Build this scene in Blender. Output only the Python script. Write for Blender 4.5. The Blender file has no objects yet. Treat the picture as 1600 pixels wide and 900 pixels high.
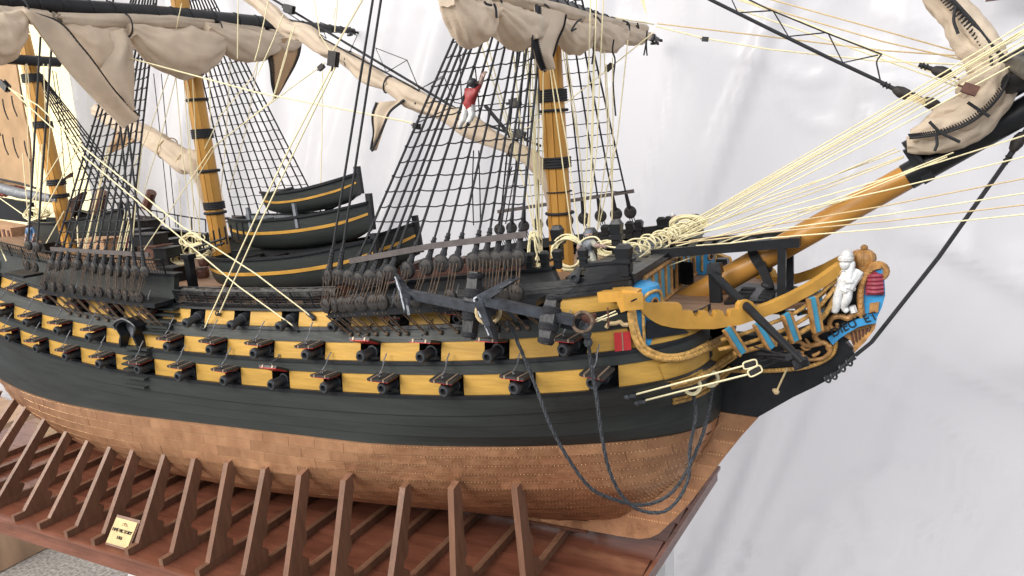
import bpy, math, random
from mathutils import Vector, Matrix, noise

K = 0.02                      # everything below is laid out in full-size ship metres; the model is 1:50
# ---------------------------------------------------------------- camera, light, exposure
CP = Vector((5.6278, -34.0812, 13.9669)); YAW, PITCH, ROLL, FPX = 0.4830, 0.1999, -0.0750, 1132.35
scene = bpy.context.scene
def cam_axes():
    f = Vector((-math.sin(YAW)*math.cos(PITCH), math.cos(YAW)*math.cos(PITCH), -math.sin(PITCH)))
    r = f.cross(Vector((0, 0, 1))).normalized(); u = r.cross(f)
    c, s = math.cos(ROLL), math.sin(ROLL)
    return c*r+s*u, -s*r+c*u, f
CR, CU, CF = cam_axes()
cam_d = bpy.data.cameras.new('camera'); cam = bpy.data.objects.new('camera', cam_d)
scene.collection.objects.link(cam); scene.camera = cam
cam_d.sensor_width = 36; cam_d.lens = FPX/1600*36; cam_d.clip_start = 0.01; cam_d.clip_end = 200
m = Matrix((CR, CU, -CF)).transposed().to_4x4(); m.translation = CP*K; cam.matrix_world = m
w = bpy.data.worlds.new('World'); scene.world = w; w.use_nodes = True
w.node_tree.nodes['Background'].inputs[0].default_value = (0.80, 0.86, 1.0, 1)
w.node_tree.nodes['Background'].inputs[1].default_value = 0.40
scene.view_settings.view_transform = 'Standard'; scene.view_settings.look = 'None'
scene.view_settings.exposure = 0.0; scene.view_settings.gamma = 1
def area(name, loc, tgt, size, power, col):
    l = bpy.data.lights.new(name, 'AREA'); l.shape = 'RECTANGLE'; l.size = size[0]*K; l.size_y = size[1]*K
    l.energy = power; l.color = col
    o = bpy.data.objects.new(name, l); scene.collection.objects.link(o)
    o.location = Vector(loc)*K
    o.rotation_euler = (Vector(tgt)-Vector(loc)).to_track_quat('-Z', 'Y').to_euler()
    return o
area('key_window_light', (-72, -122, 88), (-6, 6, 0), (110, 80), 150, (1.0, 0.96, 0.90))
area('window_light_side', (-112, -40, 46), (-26, 6, 2), (55, 45), 20, (1.0, 0.93, 0.82))
area('right_fill_light', (44, -56, 66), (2, 8, 0), (80, 50), 22, (0.95, 0.97, 1.0))  # added fill lamp at the right, brightens the bow and the main course
area('sheet_back_fill', (-20, 95, 14), (-20, 0, 10), (230, 120), 54, (1.0, 0.985, 0.955))  # added lamp behind the sheet, evens out its brightness against the ship's shadow
area('window_light_behind_left', (-82, 84, 16), (-60, 10, 10), (70, 80), 5, (1.0, 0.86, 0.62))
scene.cycles.use_denoising = True
scene.cycles.max_bounces = 6; scene.cycles.diffuse_bounces = 3; scene.cycles.glossy_bounces = 3
scene.cycles.transparent_max_bounces = 8

# ---------------------------------------------------------------- helpers
C = scene.collection
R = random.Random(7)
def ray(px, py): return (CF*FPX + CR*(px-800) - CU*(py-450)).normalized()
def at(px, py, ax, v):
    d = ray(px, py); t = (v-CP[ax])/d[ax]; return CP+d*t
def atY(px, py, y): return at(px, py, 1, y)
def atX(px, py, x): return at(px, py, 0, x)
def atZ(px, py, z): return at(px, py, 2, z)
def atV(px, py, A, B):        # vertical plane through A and B (plan points)
    n = Vector((B[1]-A[1], A[0]-B[0], 0)); d = ray(px, py)
    t = (Vector((A[0], A[1], 0))-CP).dot(n)/d.dot(n); return CP+d*t
def lerp(a, b, t): return a+(b-a)*t
def interp(tab, x):
    if x <= tab[0][0]: return tab[0][1]
    for (x0, y0), (x1, y1) in zip(tab, tab[1:]):
        if x <= x1: return y0+(y1-y0)*(x-x0)/(x1-x0)
    return tab[-1][1]
def smooth(a, b, x):
    t = min(1, max(0, (x-a)/(b-a))); return t*t*(3-2*t)
def catmull(P, n=8):
    P = [Vector(p) for p in P]
    if len(P) < 3: return P
    out = []
    for i in range(len(P)-1):
        p0 = P[i-1] if i else P[0]*2-P[1]; p1 = P[i]; p2 = P[i+1]
        p3 = P[i+2] if i+2 < len(P) else P[-1]*2-P[-2]
        for k in range(n):
            t = k/n
            out.append(0.5*((2*p1)+(p2-p0)*t+(2*p0-5*p1+4*p2-p3)*t*t+(3*p1-p0-3*p2+p3)*t**3))
    out.append(P[-1]); return out

class MB:
    def __init__(s): s.v = []; s.f = []; s.m = []
    def add(s, vs, fs, mi=0):
        b = len(s.v); s.v += [tuple(x) for x in vs]; s.f += [tuple(b+i for i in f) for f in fs]; s.m += [mi]*len(fs); return s
    def box(s, c, ex, ey, ez, mi=0, taper=1.0):       # half-extent vectors
        c = Vector(c); ex = Vector(ex); ey = Vector(ey); ez = Vector(ez); vs = []
        for k in (-1, 1):
            q = taper if k > 0 else 1
            for a, b in ((-1, -1), (1, -1), (1, 1), (-1, 1)): vs.append(c+ex*a*q+ey*b*q+ez*k)
        return s.add(vs, [(3, 2, 1, 0), (4, 5, 6, 7), (0, 1, 5, 4), (1, 2, 6, 5), (2, 3, 7, 6), (3, 0, 4, 7)], mi)
    def abox(s, x0, x1, y0, y1, z0, z1, mi=0):
        return s.box(((x0+x1)/2, (y0+y1)/2, (z0+z1)/2), ((x1-x0)/2, 0, 0), (0, (y1-y0)/2, 0), (0, 0, (z1-z0)/2), mi)
    def beam(s, a, b, wd, ht, up=(0, 0, 1), mi=0):
        a = Vector(a); b = Vector(b); d = b-a; u = Vector(up); sx = d.cross(u).normalized(); u = sx.cross(d).normalized()
        return s.box((a+b)/2, sx*wd/2, u*ht/2, d/2, mi)
    def tube(s, P, r, n=6, mi=0, cap=True, sx=1.0):
        P = [Vector(p) for p in P]; rr = r if isinstance(r, (list, tuple)) else [r]*len(P)
        N = len(P); t0 = (P[1]-P[0]).normalized()
        a = Vector((0, 0, 1)) if abs(t0.z) < .9 else Vector((0, 1, 0))
        u = t0.cross(a).normalized(); vs = []; fs = []
        for i in range(N):
            t = (P[min(i+1, N-1)]-P[max(i-1, 0)])
            if t.length < 1e-9: t = t0
            t = t.normalized(); u = (u-t*u.dot(t)).normalized(); w_ = t.cross(u)
            for k in range(n):
                an = 2*math.pi*k/n; vs.append(P[i]+(u*math.cos(an)*sx+w_*math.sin(an))*rr[i])
        for i in range(N-1):
            for k in range(n):
                k2 = (k+1) % n; fs.append((i*n+k, i*n+k2, (i+1)*n+k2, (i+1)*n+k))
        if cap: fs.append(tuple(range(n-1, -1, -1))); fs.append(tuple((N-1)*n+k for k in range(n)))
        return s.add(vs, fs, mi)
    def lathe(s, o, ax, prof, n=12, mi=0):            # prof = [(distance along axis, radius)]
        o = Vector(o); ax = Vector(ax).normalized(); a = Vector((0, 0, 1)) if abs(ax.z) < .9 else Vector((1, 0, 0))
        u = ax.cross(a).normalized(); w_ = ax.cross(u); vs = []; fs = []
        for d, r in prof:
            for k in range(n):
                an = 2*math.pi*k/n; vs.append(o+ax*d+(u*math.cos(an)+w_*math.sin(an))*r)
        for i in range(len(prof)-1):
            for k in range(n):
                k2 = (k+1) % n; fs.append((i*n+k, i*n+k2, (i+1)*n+k2, (i+1)*n+k))
        fs.append(tuple(range(n-1, -1, -1))); fs.append(tuple((len(prof)-1)*n+k for k in range(n)))
        return s.add(vs, fs, mi)
    def prism(s, P, ext, mi=0, mside=None):           # closed outline extruded along ext
        P = [Vector(p) for p in P]; n = len(P); e = Vector(ext)
        b = len(s.v); s.v += [tuple(p) for p in P]+[tuple(p+e) for p in P]
        s.f += [tuple(range(b, b+n)), tuple(b+n+i for i in range(n-1, -1, -1))]; s.m += [mi, mi]
        for i in range(n):
            j = (i+1) % n; s.f.append((b+i, b+n+i, b+n+j, b+j)); s.m.append(mi if mside is None else mside)
        return s
    def grid(s, rows, mi=0, closed=False):
        nr, nc = len(rows), len(rows[0]); vs = [p for r_ in rows for p in r_]; fs = []
        for i in range(nr-1):
            for k in range(nc if closed else nc-1):
                k2 = (k+1) % nc; fs.append((i*nc+k, i*nc+k2, (i+1)*nc+k2, (i+1)*nc+k))
        return s.add(vs, fs, mi)
    def sphere(s, c, r, n=8, mi=0, sc=(1, 1, 1)):
        c = Vector(c); rows = []
        for i in range(n//2+1):
            ph = math.pi*i/(n//2); rr = max(1e-3, math.sin(ph)); rows.append([c+Vector((rr*math.cos(2*math.pi*k/n)*r*sc[0], rr*math.sin(2*math.pi*k/n)*r*sc[1], math.cos(ph)*r*sc[2])) for k in range(n)])
        return s.grid(rows, mi, True)
    def ring(s, c, nrm, R_, r, n=14, k=5, mi=0):
        c = Vector(c); nrm = Vector(nrm).normalized(); a = Vector((0, 0, 1)) if abs(nrm.z) < .9 else Vector((1, 0, 0))
        u = nrm.cross(a).normalized(); w_ = nrm.cross(u); rows = []
        for i in range(n+1):
            an = 2*math.pi*i/n; d = u*math.cos(an)+w_*math.sin(an)
            rows.append([c+d*(R_+r*math.cos(2*math.pi*j/k))+nrm*r*math.sin(2*math.pi*j/k) for j in range(k)])
        return s.grid(rows, mi, True)
    def mesh(s, name, mats, sm=False, org=(0, 0, 0), ang=40):
        me = bpy.data.meshes.new(name); o = Vector(org)
        me.from_pydata([((x-o[0])*K, (y-o[1])*K, (z-o[2])*K) for x, y, z in s.v], [], s.f)
        for mt in (mats if isinstance(mats, (list, tuple)) else [mats]): me.materials.append(mt)
        if any(s.m): me.polygons.foreach_set('material_index', s.m)
        if sm:
            me.polygons.foreach_set('use_smooth', [True]*len(s.f))
            if ang: me.set_sharp_from_angle(angle=math.radians(ang))
        me.update(); return me
def fixn(me):
    import bmesh
    b = bmesh.new(); b.from_mesh(me); bmesh.ops.recalc_face_normals(b, faces=b.faces); b.to_mesh(me); b.free()
def link(name, me, parent=None, loc=None, stuff=False, label=None):
    o = bpy.data.objects.new(name, me); C.objects.link(o)
    if parent is not None:
        o.parent = parent
        o.matrix_parent_inverse = world_of(parent).inverted()
    if loc is not None: o.location = Vector(loc)*K
    if stuff: o['kind'] = 'stuff'
    if label: o['label'] = label
    return o
def world_of(o):
    m_ = Matrix.LocRotScale(o.location, o.rotation_euler, o.scale)
    if o.parent is not None: m_ = world_of(o.parent) @ o.matrix_parent_inverse @ m_
    return m_
def part(name, mb, mats, parent, sm=False, ang=40, stuff=False, label=None):
    me = mb.mesh(name, mats, sm, ang=ang); fixn(me)
    return link(name, me, parent, stuff=stuff, label=label)
def thing(name, loc, label, cat, group=None):
    o = bpy.data.objects.new(name, None); C.objects.link(o); o.location = Vector(loc)*K; o.empty_display_size = .01
    tag(o, label, cat, group); return o
def tag(o, label, cat, group=None):
    o['label'] = label; o['category'] = cat
    if group: o['group'] = group
    return o
def copy_tree(o, mat=None):
    c = o.copy(); C.objects.link(c)
    for ch in kids.get(o.name, []):
        d = ch.copy(); C.objects.link(d); d.parent = c
        for g in kids.get(ch.name, []):
            e = g.copy(); C.objects.link(e); e.parent = d
    return c
kids = {}

# ---------------------------------------------------------------- materials
def mat(name, col, rough=.5, metal=0., var=.15, scale=3., bump=.0, bscale=8., stretch=(1, 1, 1), col2=None, spec=.5, rnd=0., sheen=0.):
    m_ = bpy.data.materials.new(name); m_.use_nodes = True; nt = m_.node_tree; N = nt.nodes; L = nt.links
    b = N['Principled BSDF']; b.inputs['Roughness'].default_value = rough; b.inputs['Metallic'].default_value = metal
    b.inputs['Specular IOR Level'].default_value = spec
    if sheen: b.inputs['Sheen Weight'].default_value = sheen
    tc = N.new('ShaderNodeTexCoord'); mp = N.new('ShaderNodeMapping'); mp.inputs['Scale'].default_value = tuple(q/K for q in stretch)
    L.new(tc.outputs['Object'], mp.inputs['Vector'])
    nz = N.new('ShaderNodeTexNoise'); nz.inputs['Scale'].default_value = scale; nz.inputs['Detail'].default_value = 5
    L.new(mp.outputs[0], nz.inputs['Vector'])
    mx = N.new('ShaderNodeMix'); mx.data_type = 'RGBA'
    c2 = col2 or tuple(max(0, x*(1-2*var)) for x in col); c1 = col if col2 else tuple(min(1, x*(1+var)) for x in col)
    mx.inputs[6].default_value = (*c1, 1); mx.inputs[7].default_value = (*c2, 1)
    rp = N.new('ShaderNodeMapRange'); rp.inputs[1].default_value = .3; rp.inputs[2].default_value = .7
    L.new(nz.outputs[0], rp.inputs[0]); L.new(rp.outputs[0], mx.inputs[0])
    out = mx.outputs[2]
    if rnd:
        oi = N.new('ShaderNodeObjectInfo'); hs = N.new('ShaderNodeHueSaturation'); mr = N.new('ShaderNodeMapRange')
        mr.inputs[3].default_value = 1-rnd; mr.inputs[4].default_value = 1+rnd
        L.new(oi.outputs['Random'], mr.inputs[0]); L.new(mr.outputs[0], hs.inputs['Value']); L.new(out, hs.inputs['Color']); out = hs.outputs[0]
    L.new(out, b.inputs['Base Color'])
    r2 = N.new('ShaderNodeMapRange'); r2.inputs[3].default_value = max(0.05, rough-.1); r2.inputs[4].default_value = min(1, rough+.12)
    L.new(nz.outputs[0], r2.inputs[0]); L.new(r2.outputs[0], b.inputs['Roughness'])
    if bump:
        n2 = N.new('ShaderNodeTexNoise'); n2.inputs['Scale'].default_value = bscale; n2.inputs['Detail'].default_value = 4
        L.new(mp.outputs[0], n2.inputs['Vector'])
        bp = N.new('ShaderNodeBump'); bp.inputs['Strength'].default_value = bump; bp.inputs['Distance'].default_value = .05*K
        L.new(n2.outputs[0], bp.inputs['Height']); L.new(bp.outputs[0], b.inputs['Normal'])
    return m_
M = {}
M['black'] = mat('black_hull_paint', (.028, .032, .030), .46, spec=.30, var=.12, scale=.7, bump=.30, bscale=2.2, stretch=(.35, 1, 3))
M['blackrail'] = mat('black_rail_paint', (.013, .014, .016), .38, spec=.32, var=.2, scale=1.5, bump=.25, bscale=4)
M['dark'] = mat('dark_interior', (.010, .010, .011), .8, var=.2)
M['yellow'] = mat('yellow_ochre_paint', (.45, .262, .055), .5, spec=.3, var=.10, scale=.9, bump=.5, bscale=2.5, stretch=(.4, 1, 3))
M['ochre'] = mat('ochre_rail_paint', (.50, .265, .050), .45, spec=.35, var=.10, scale=1.2, bump=.12, bscale=3)
M['mast'] = mat('ochre_mast_varnish', (.50, .255, .055), .36, spec=.35, var=.07, scale=1.2, stretch=(2, 2, .25), bump=.15, bscale=3)
M['bowsprit'] = mat('bowsprit_varnish', (.43, .205, .042), .36, spec=.35, var=.07, scale=1.0, stretch=(.3, 2, .5), bump=.15, bscale=3)
M['gun'] = mat('gun_iron', (.052, .056, .062), .42, .3, var=.25, scale=3, bump=.3, bscale=7)
M['lid'] = mat('lid_paint', (.030, .028, .028), .5, var=.25, scale=3)
M['brass'] = mat('brass_strap', (.36, .26, .18), .45, .4, var=.15, scale=4)
M['red'] = mat('red_lid_lining', (.48, .018, .020), .5, var=.1)
M['wire'] = mat('wire_grey', (.16, .16, .17), .4, .5, var=.2)
M['deadeye'] = mat('deadeye_wood', (.022, .018, .016), .7, var=.3, scale=5, bump=.3)
M['lanyard'] = mat('lanyard_cord', (.13, .085, .055), .8, var=.3, scale=6)
M['cord'] = mat('cream_cord', (.80, .71, .44), .8, var=.06, scale=14, bump=.5, bscale=22)
M['tancord'] = mat('tan_cord', (.58, .44, .24), .8, var=.1, scale=14)
M['blackcord'] = mat('black_cord', (.016, .016, .019), .75, var=.25, scale=14, bump=.5, bscale=22)
M['cable'] = mat('grey_black_cable', (.050, .055, .062), .8, var=.3, scale=10, bump=.9, bscale=14)
M['sail'] = mat('sail_cloth', (.74, .615, .475), .9, var=.07, scale=.8, bump=.6, bscale=16, spec=.2, sheen=.15)
M['sailwarm'] = mat('tan_sail_cloth', (.54, .37, .22), .9, var=.07, scale=.8, bump=.5, bscale=14, spec=.2)
M['stand'] = mat('mahogany_stand', (.165, .060, .036), .22, var=.15, scale=1.1, stretch=(.35, 1.5, 1.5), bump=.18, bscale=3, rnd=.14)
M['post'] = mat('mahogany_post', (.165, .083, .050), .40, var=.12, scale=1.6, stretch=(2, 2, .35), bump=.3, bscale=4, rnd=.12)
M['deck'] = mat('deck_wood', (.30, .18, .11), .6, var=.15, scale=1.5, stretch=(.2, 3, 1), bump=.2)
M['blue'] = mat('blue_paint', (.035, .25, .50), .45, var=.12, scale=2, bump=.2)
M['teal'] = mat('teal_panel_paint', (.055, .30, .46), .5, var=.12, scale=2)
M['gold'] = mat('gold_carving', (.43, .22, .07), .45, .1, var=.25, scale=3, bump=.4, bscale=6)
M['rope_gold'] = mat('gold_rope_moulding', (.58, .34, .10), .5, .05, var=.25, scale=5, bump=.7, bscale=10)
M['crimson'] = mat('crimson_paint', (.25, .022, .045), .4, var=.15, scale=3)
M['white'] = mat('white_paint', (.66, .66, .65), .42, var=.12, scale=5, bump=.6, bscale=9)
M['anchor'] = mat('anchor_iron', (.045, .050, .060), .42, .25, var=.3, scale=2, bump=.35)
M['anchoredge'] = mat('anchor_edge_iron', (.55, .57, .62), .4, .2, var=.2, scale=3, bump=.3)
M['stock'] = mat('anchor_stock_wood', (.030, .030, .032), .6, var=.3, scale=3, bump=.4, stretch=(3, 3, .5))
M['brown'] = mat('brown_wood', (.11, .045, .030), .5, var=.2, scale=3)
M['tanwood'] = mat('tan_wood', (.42, .24, .13), .55, var=.15, scale=3)
M['rivet'] = mat('copper_rivet', (.80, .52, .27), .35, .5, var=.1)
M['skin'] = mat('painted_skin', (.30, .20, .17), .5, var=.1)
M['coatred'] = mat('painted_red_coat', (.30, .030, .030), .5, var=.15, scale=5)
M['hairdark'] = mat('painted_dark_hair', (.03, .03, .035), .5, var=.15)
M['grey'] = mat('painted_grey_cloth', (.16, .17, .19), .5, var=.2, scale=4)
M['bluecoat'] = mat('painted_blue_coat', (.06, .14, .27), .5, var=.15, scale=4)
M['cushion2'] = mat('painted_pale_cloth', (.36, .35, .29), .6, var=.2, scale=5)
M['batten'] = mat('grey_brown_batten', (.085, .070, .066), .6, var=.15, scale=3)
M['net'] = mat('hammock_netting', (.055, .052, .050), .8, var=.3, scale=6)
M['cushion'] = mat('grey_hammock', (.07, .065, .06), .8, var=.4, scale=4, bump=.6)
for q in ('sail', 'sailwarm'):        # canvas lets some light through
    nt = M[q].node_tree; N = nt.nodes; b = N['Principled BSDF']; tr = N.new('ShaderNodeBsdfTranslucent'); mx_ = N.new('ShaderNodeMixShader'); mx_.inputs[0].default_value = .34
    nt.links.new(b.inputs['Base Color'].links[0].from_socket, tr.inputs[0]); nt.links.new(b.outputs[0], mx_.inputs[1]); nt.links.new(tr.outputs[0], mx_.inputs[2]); nt.links.new(mx_.outputs[0], N['Material Output'].inputs[0])
def copper_mat():
    m_ = mat('copper_sheet', (.53, .285, .152), .33, .58, scale=1.1, bump=1.4, bscale=2.2, stretch=(1, 1, .8), col2=(.38, .19, .098), rnd=.15)
    return m_
M['copper'] = copper_mat()
M['copperbase'] = mat('copper_seam', (.09, .042, .022), .6, .3, var=.2)
# ---------------------------------------------------------------- hull form
def sheer(x): return .0023*(x+29.5)**2 + (.0025*(x+36)**2 if x < -36 else 0)
def zL0(x): return 2.15+sheer(x)
def zL1(x): return zL0(x)+.95
def zM0(x): return 3.72+sheer(x)
def zM1(x): return zM0(x)+.86
def zU0(x): return 5.28+1.1*sheer(x)
def zU1(x): return zU0(x)+.76
def zWL(x): return .33+.031*(x+1.2)
XR = [(-7.4, -12), (-7.05, -10.4), (-6.23, -6.7), (-4.54, -4.4), (-2.67, -2.6), (-1.67, -2.03), (-.38, -1.38), (.37, -1.2), (2.1, -1.05), (4, -.95), (9, -.9)]
def xr(z): return interp(XR, z)
BZ = [(-7.3, .35), (-7.05, .9), (-6.8, 2.6), (-6.3, 4.3), (-5.5, 5.7), (-4.5, 6.75), (-3.6, 7.3), (-2.8, 7.6), (-1.5, 7.75), (0, 7.8), (2.15, 7.75), (3, 7.68), (3.75, 7.55), (4.6, 7.35), (5.3, 7.1), (6.1, 6.85), (7, 6.62), (8.5, 6.42), (12, 6.3)]
LF = [(-7, 26), (-3, 21), (0, 15.5), (2.2, 13), (4.4, 12.5), (5.6, 8), (7, 5)]; PF = [(-7, 1.25), (-3, 1.3), (.2, 1.3), (2.2, 2.3)]; QF = [(-7, 1.3), (-3, 2.1), (.2, 2.3), (2.2, 5.5)]
AF = [(-7, .0018), (-3, .0011), (0, .0009), (2, .00045), (8, .0005)]
def hb(x, z):
    zz = z-sheer(x)*smooth(0, 2.5, z)
    B = interp(BZ, zz)
    t = (xr(z)-x)/interp(LF, zz)
    if t <= 0: return .35
    if t < 1: E = max(0, 1-(1-t)**interp(PF, zz))**(1/interp(QF, zz))
    else: E = 1
    A = 1
    if x < -34: A = max(.05, 1-interp(AF, zz)*(x+34)**2)
    return max(.35, .35+(B-.35)*E*A)
def hullpt(px, py, off=0.0):
    d = ray(px, py); t = (-12.5-CP.y)/d.y; prev = None
    while t < 60:
        P = CP+d*t
        if P.x < xr(P.z)+.3 and -P.y < hb(P.x, P.z)+off:
            a, b = t-.15, t
            for _ in range(14):
                mdd = (a+b)/2; Q = CP+d*mdd
                if -Q.y < hb(Q.x, Q.z)+off: b = mdd
                else: a = mdd
            return CP+d*b
        if P.y > -.45: return CP+d*((-.45-CP.y)/d.y)
        t += .15
    return CP+d*((-.45-CP.y)/d.y)
def strake(zlo, zhi, xa, xb, off, side=-1, nx=None, nz=2, back=.35, mi=0, mi_side=None, mb=None, fade=1.7):
    """outer skin between two sheer lines from xa (aft) to xb (forward; None runs to the stem), with returned edges"""
    mb = mb or MB(); toend = xb is None
    nx = nx or max(2, int(abs((-1.0 if toend else xb)-xa)/1.6)+1); rows = []
    for i in range(nx+1):
        t = i/nx; row = []
        x0_ = -1.0 if toend else xb
        xs = x0_-(x0_-xa)*((1-t)**fade if toend else 1-t)
        zs = [zlo(xs)+(zhi(xs)-zlo(xs))*k/nz for k in range(nz+1)]
        def pt(z, o):
            x = xs
            if toend: x = min(xs, xr(z)-.001)
            return Vector((x, side*(hb(x, z)+o), z))
        row = [pt(zs[0], off-back)]+[pt(z, off) for z in zs]+[pt(zs[-1], off-back)]
        rows.append(row)
    if mi_side is None: mi_side = mi
    b = len(mb.v); nc = nz+3
    for r_ in rows: mb.v += [tuple(p) for p in r_]
    for i in range(nx):
        for k in range(nc-1):
            mb.f.append((b+i*nc+k, b+i*nc+k+1, b+(i+1)*nc+k+1, b+(i+1)*nc+k)); mb.m.append(mi if 0 < k < nc-2 else mi_side)
    for i in (0, nx):
        mb.f.append(tuple(b+i*nc+k for k in range(nc))); mb.m.append(mi_side)
    return mb

ship = thing('model_ship', (-28, 0, -7.3), 'large rigged model warship with black and ochre striped hull and copper bottom', 'model ship')
# inner dark shell (both sides) closing the gunports, and the port side planking
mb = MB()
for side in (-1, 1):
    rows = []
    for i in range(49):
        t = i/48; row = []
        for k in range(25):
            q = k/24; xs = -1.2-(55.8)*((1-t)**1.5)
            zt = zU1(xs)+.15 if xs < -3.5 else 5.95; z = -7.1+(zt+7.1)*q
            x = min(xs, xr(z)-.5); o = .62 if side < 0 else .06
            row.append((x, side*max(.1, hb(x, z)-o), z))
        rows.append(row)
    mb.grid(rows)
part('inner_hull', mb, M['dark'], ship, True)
mb = strake(lambda x: zWL(x), lambda x: zU1(x)+.1, -57, None, .02, 1, 40, 8)
mb.v = [(x, y, min(z, 6.0)) if x > -3.6 else (x, y, z) for x, y, z in mb.v]
part('port_planking', mb, M['black'], ship, True, label='black painted planking of the far side')
mb = strake(lambda x: -7.05, lambda x: zWL(x), -57, None, .02, 1, 40, 8)
part('port_sheathing', mb, M['copperbase'], ship, True, label='copper sheathing of the far side')
mb = MB(); o_ = []
for k in range(13):
    z = -7+14.5*k/12; o_.append((-57, -hb(-57, z), z))
mb.add(o_+[(x, -y, z) for x, y, z in o_], [(k, k+1, 13+k+1, 13+k) for k in range(12)])
part('stern_planking', mb, M['black'], ship)

# black strakes between wales
def frac(f0, g0, f1, g1, q): return lambda x: (f0(x)*(1-q)+f1(x)*q)
zW = lambda x: zL0(x)-1.02
for q0, q1, o in ((0, .34, .0), (.34, .68, .035), (.68, 1, .07)):
    part('black_strake', strake(lambda x: lerp(zWL(x), zW(x), q0)+.012, lambda x: lerp(zWL(x), zW(x), q1), -57, None, o, nx=46, nz=2), M['black'], ship, True)
part('wale', strake(lambda x: zW(x)+.012, lambda x: zL0(x)-.17, -57, None, .15, nx=46, nz=2), M['black'], ship, True)
def ledge(f, h0, h1, off): return strake(lambda x: f(x)+h0, lambda x: f(x)+h1, -57, None, off, nx=46, nz=1)
part('moulding', ledge(zL0, -.16, 0, .20), M['blackrail'], ship, True)
for lo, hi, xe in ((zL1, zM0, None), (zM1, zU0, -3.45)):
    part('black_strake', strake(lambda x: lo(x), lambda x: hi(x)-.17, -57, xe, .09, nx=46, nz=2), M['black'], ship, True)
    part('moulding', strake(lambda x: hi(x)-.16, lambda x: hi(x), -57, xe, .19, nx=46, nz=1), M['blackrail'], ship, True)

# gunports: right-hand (forward) edges of the openings
PW = 1.22
low_x = [-4.02-3.50*n for n in range(15)]
mid_x = [-5.28-3.455*n for n in range(15) if n != 8]
up_x = [-7.15-3.47*n for n in range(14)]
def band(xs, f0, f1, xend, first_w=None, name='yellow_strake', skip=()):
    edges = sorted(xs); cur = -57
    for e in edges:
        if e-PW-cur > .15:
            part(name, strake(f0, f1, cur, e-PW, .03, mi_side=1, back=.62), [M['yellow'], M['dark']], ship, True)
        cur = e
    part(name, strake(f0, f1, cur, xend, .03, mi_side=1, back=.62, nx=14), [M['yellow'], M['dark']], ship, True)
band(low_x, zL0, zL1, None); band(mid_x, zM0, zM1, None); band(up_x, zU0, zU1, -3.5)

# copper plates, rows follow the waterline and converge towards the keel
def girth(x):
    zt = zWL(x); out = []; n = 60; prev = None; s = 0
    for i in range(n+1):
        z = zt+(-7.08-zt)*i/n; y = hb(x, z)
        if prev: s += math.hypot(z-prev[0], y-prev[1])
        out.append((s, z)); prev = (z, y)
    return out
GX = [(-57+i*.8) for i in range(70)]; GG = [girth(x) for x in GX]; NR = 22; RH = .60
def rowz(x, v):
    i = min(68, max(0, int((x+57)/.8))); f = min(1, max(0, (x-GX[i])/.8))
    def zz(g): return interp(g, min(v*RH, g[-1][0]))
    return lerp(zz(GG[i]), zz(GG[i+1]), f)
cs = link('copper_sheathing', strake(lambda x: -7.08, zWL, -57, None, -.03, nx=50, nz=14).mesh('copper_sheathing', M['copperbase'], True), ship)
plates = []; rv = MB()
for r_ in range(NR):
    x = -57+((r_ % 3)*.6)
    while x < -1.2:
        x2 = min(x+1.85+R.uniform(-.06, .06), -1.2)
        
        if r_*RH < GG[min(69, max(0, int((x+57.8)/.8)))][-1][0]-.2: plates.append((r_, x, x2))
        x = x2
def plate(r_, xa, xb, mb):
    g = .007; o = .012+R.uniform(0, .022); rows = []; tl = R.uniform(-.012, .012)
    v0, v1 = r_, r_+1
    for i in range(4):
        t = i/3; xs = xa+g+(xb-xa-2*g)*t; za, zb = rowz(xs, v0)-g, rowz(xs, v1)+g*.3
        row = []
        for k in range(3):
            z = lerp(za, zb, k/2); x = min(xs, xr(z)-.02)
            row.append((x, -(hb(x, z)+o+(.010 if k == 0 else 0)+tl*(t-.5)+R.uniform(-.006, .006)), z))
        row[2] = (row[2][0], row[2][1]-.06, row[2][2]); row[1] = (row[1][0], row[1][1]-.028, row[1][2]); rows.append([(row[0][0], row[0][1]+.06, row[0][2])]+row+[(row[2][0], row[2][1]+.06, row[2][2])])
    b = len(mb.v); mb.grid(rows)
    mb.f += [tuple(b+k for k in range(5)), tuple(b+15+k for k in range(5))]; mb.m += [0, 0]
def size_of(p):
    r_, xa, xb = p; x = (xa+xb)/2; z = rowz(x, r_+.5); P = Vector((x, -hb(x, z), z))-CP
    nrm_dn = .35 if z < -5.8 else 1
    px = 800+FPX*P.dot(CR)/P.dot(CF); py = 450-FPX*P.dot(CU)/P.dot(CF)
    vis = 1 if -30 < px < 1630 and py < 930 else .05
    return vis*nrm_dn*(1-.6*(r_/NR))/P.dot(CF)**2
plates.sort(key=size_of, reverse=True)
rest = MB()
for i, p in enumerate(plates):
    if i < 298:
        mb = MB(); plate(*p, mb); part('copper_plate', mb, M['copper'], cs, True, 30)
    else: plate(*p, rest)
part('lower_copper_plates', rest, M['copper'], cs, True, 30, stuff=True)
for r_ in range(13):
    x = -50
    while x < -1.9:
        z = rowz(x, r_)-.075; xx = min(x, xr(z)-.05); y = -(hb(xx, z)+.045); s_ = .027
        rv.add([(xx-s_, y, z), (xx, y, z-s_), (xx+s_, y, z), (xx, y, z+s_), (xx, y-.022, z)], [(0, 1, 4), (1, 2, 4), (2, 3, 4), (3, 0, 4)])
        if r_ < 9 and x > -50:
            z2 = rowz(x, r_+1)+.06; xx = min(x, xr(z2)-.05); y = -(hb(xx, z2)+.042)
            rv.add([(xx-s_, y, z2), (xx, y, z2-s_), (xx+s_, y, z2), (xx, y, z2+s_), (xx, y-.022, z2)], [(0, 1, 4), (1, 2, 4), (2, 3, 4), (3, 0, 4)])
        x += .17
part('copper_nail', rv, M['rivet'], cs, stuff=True)
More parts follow.
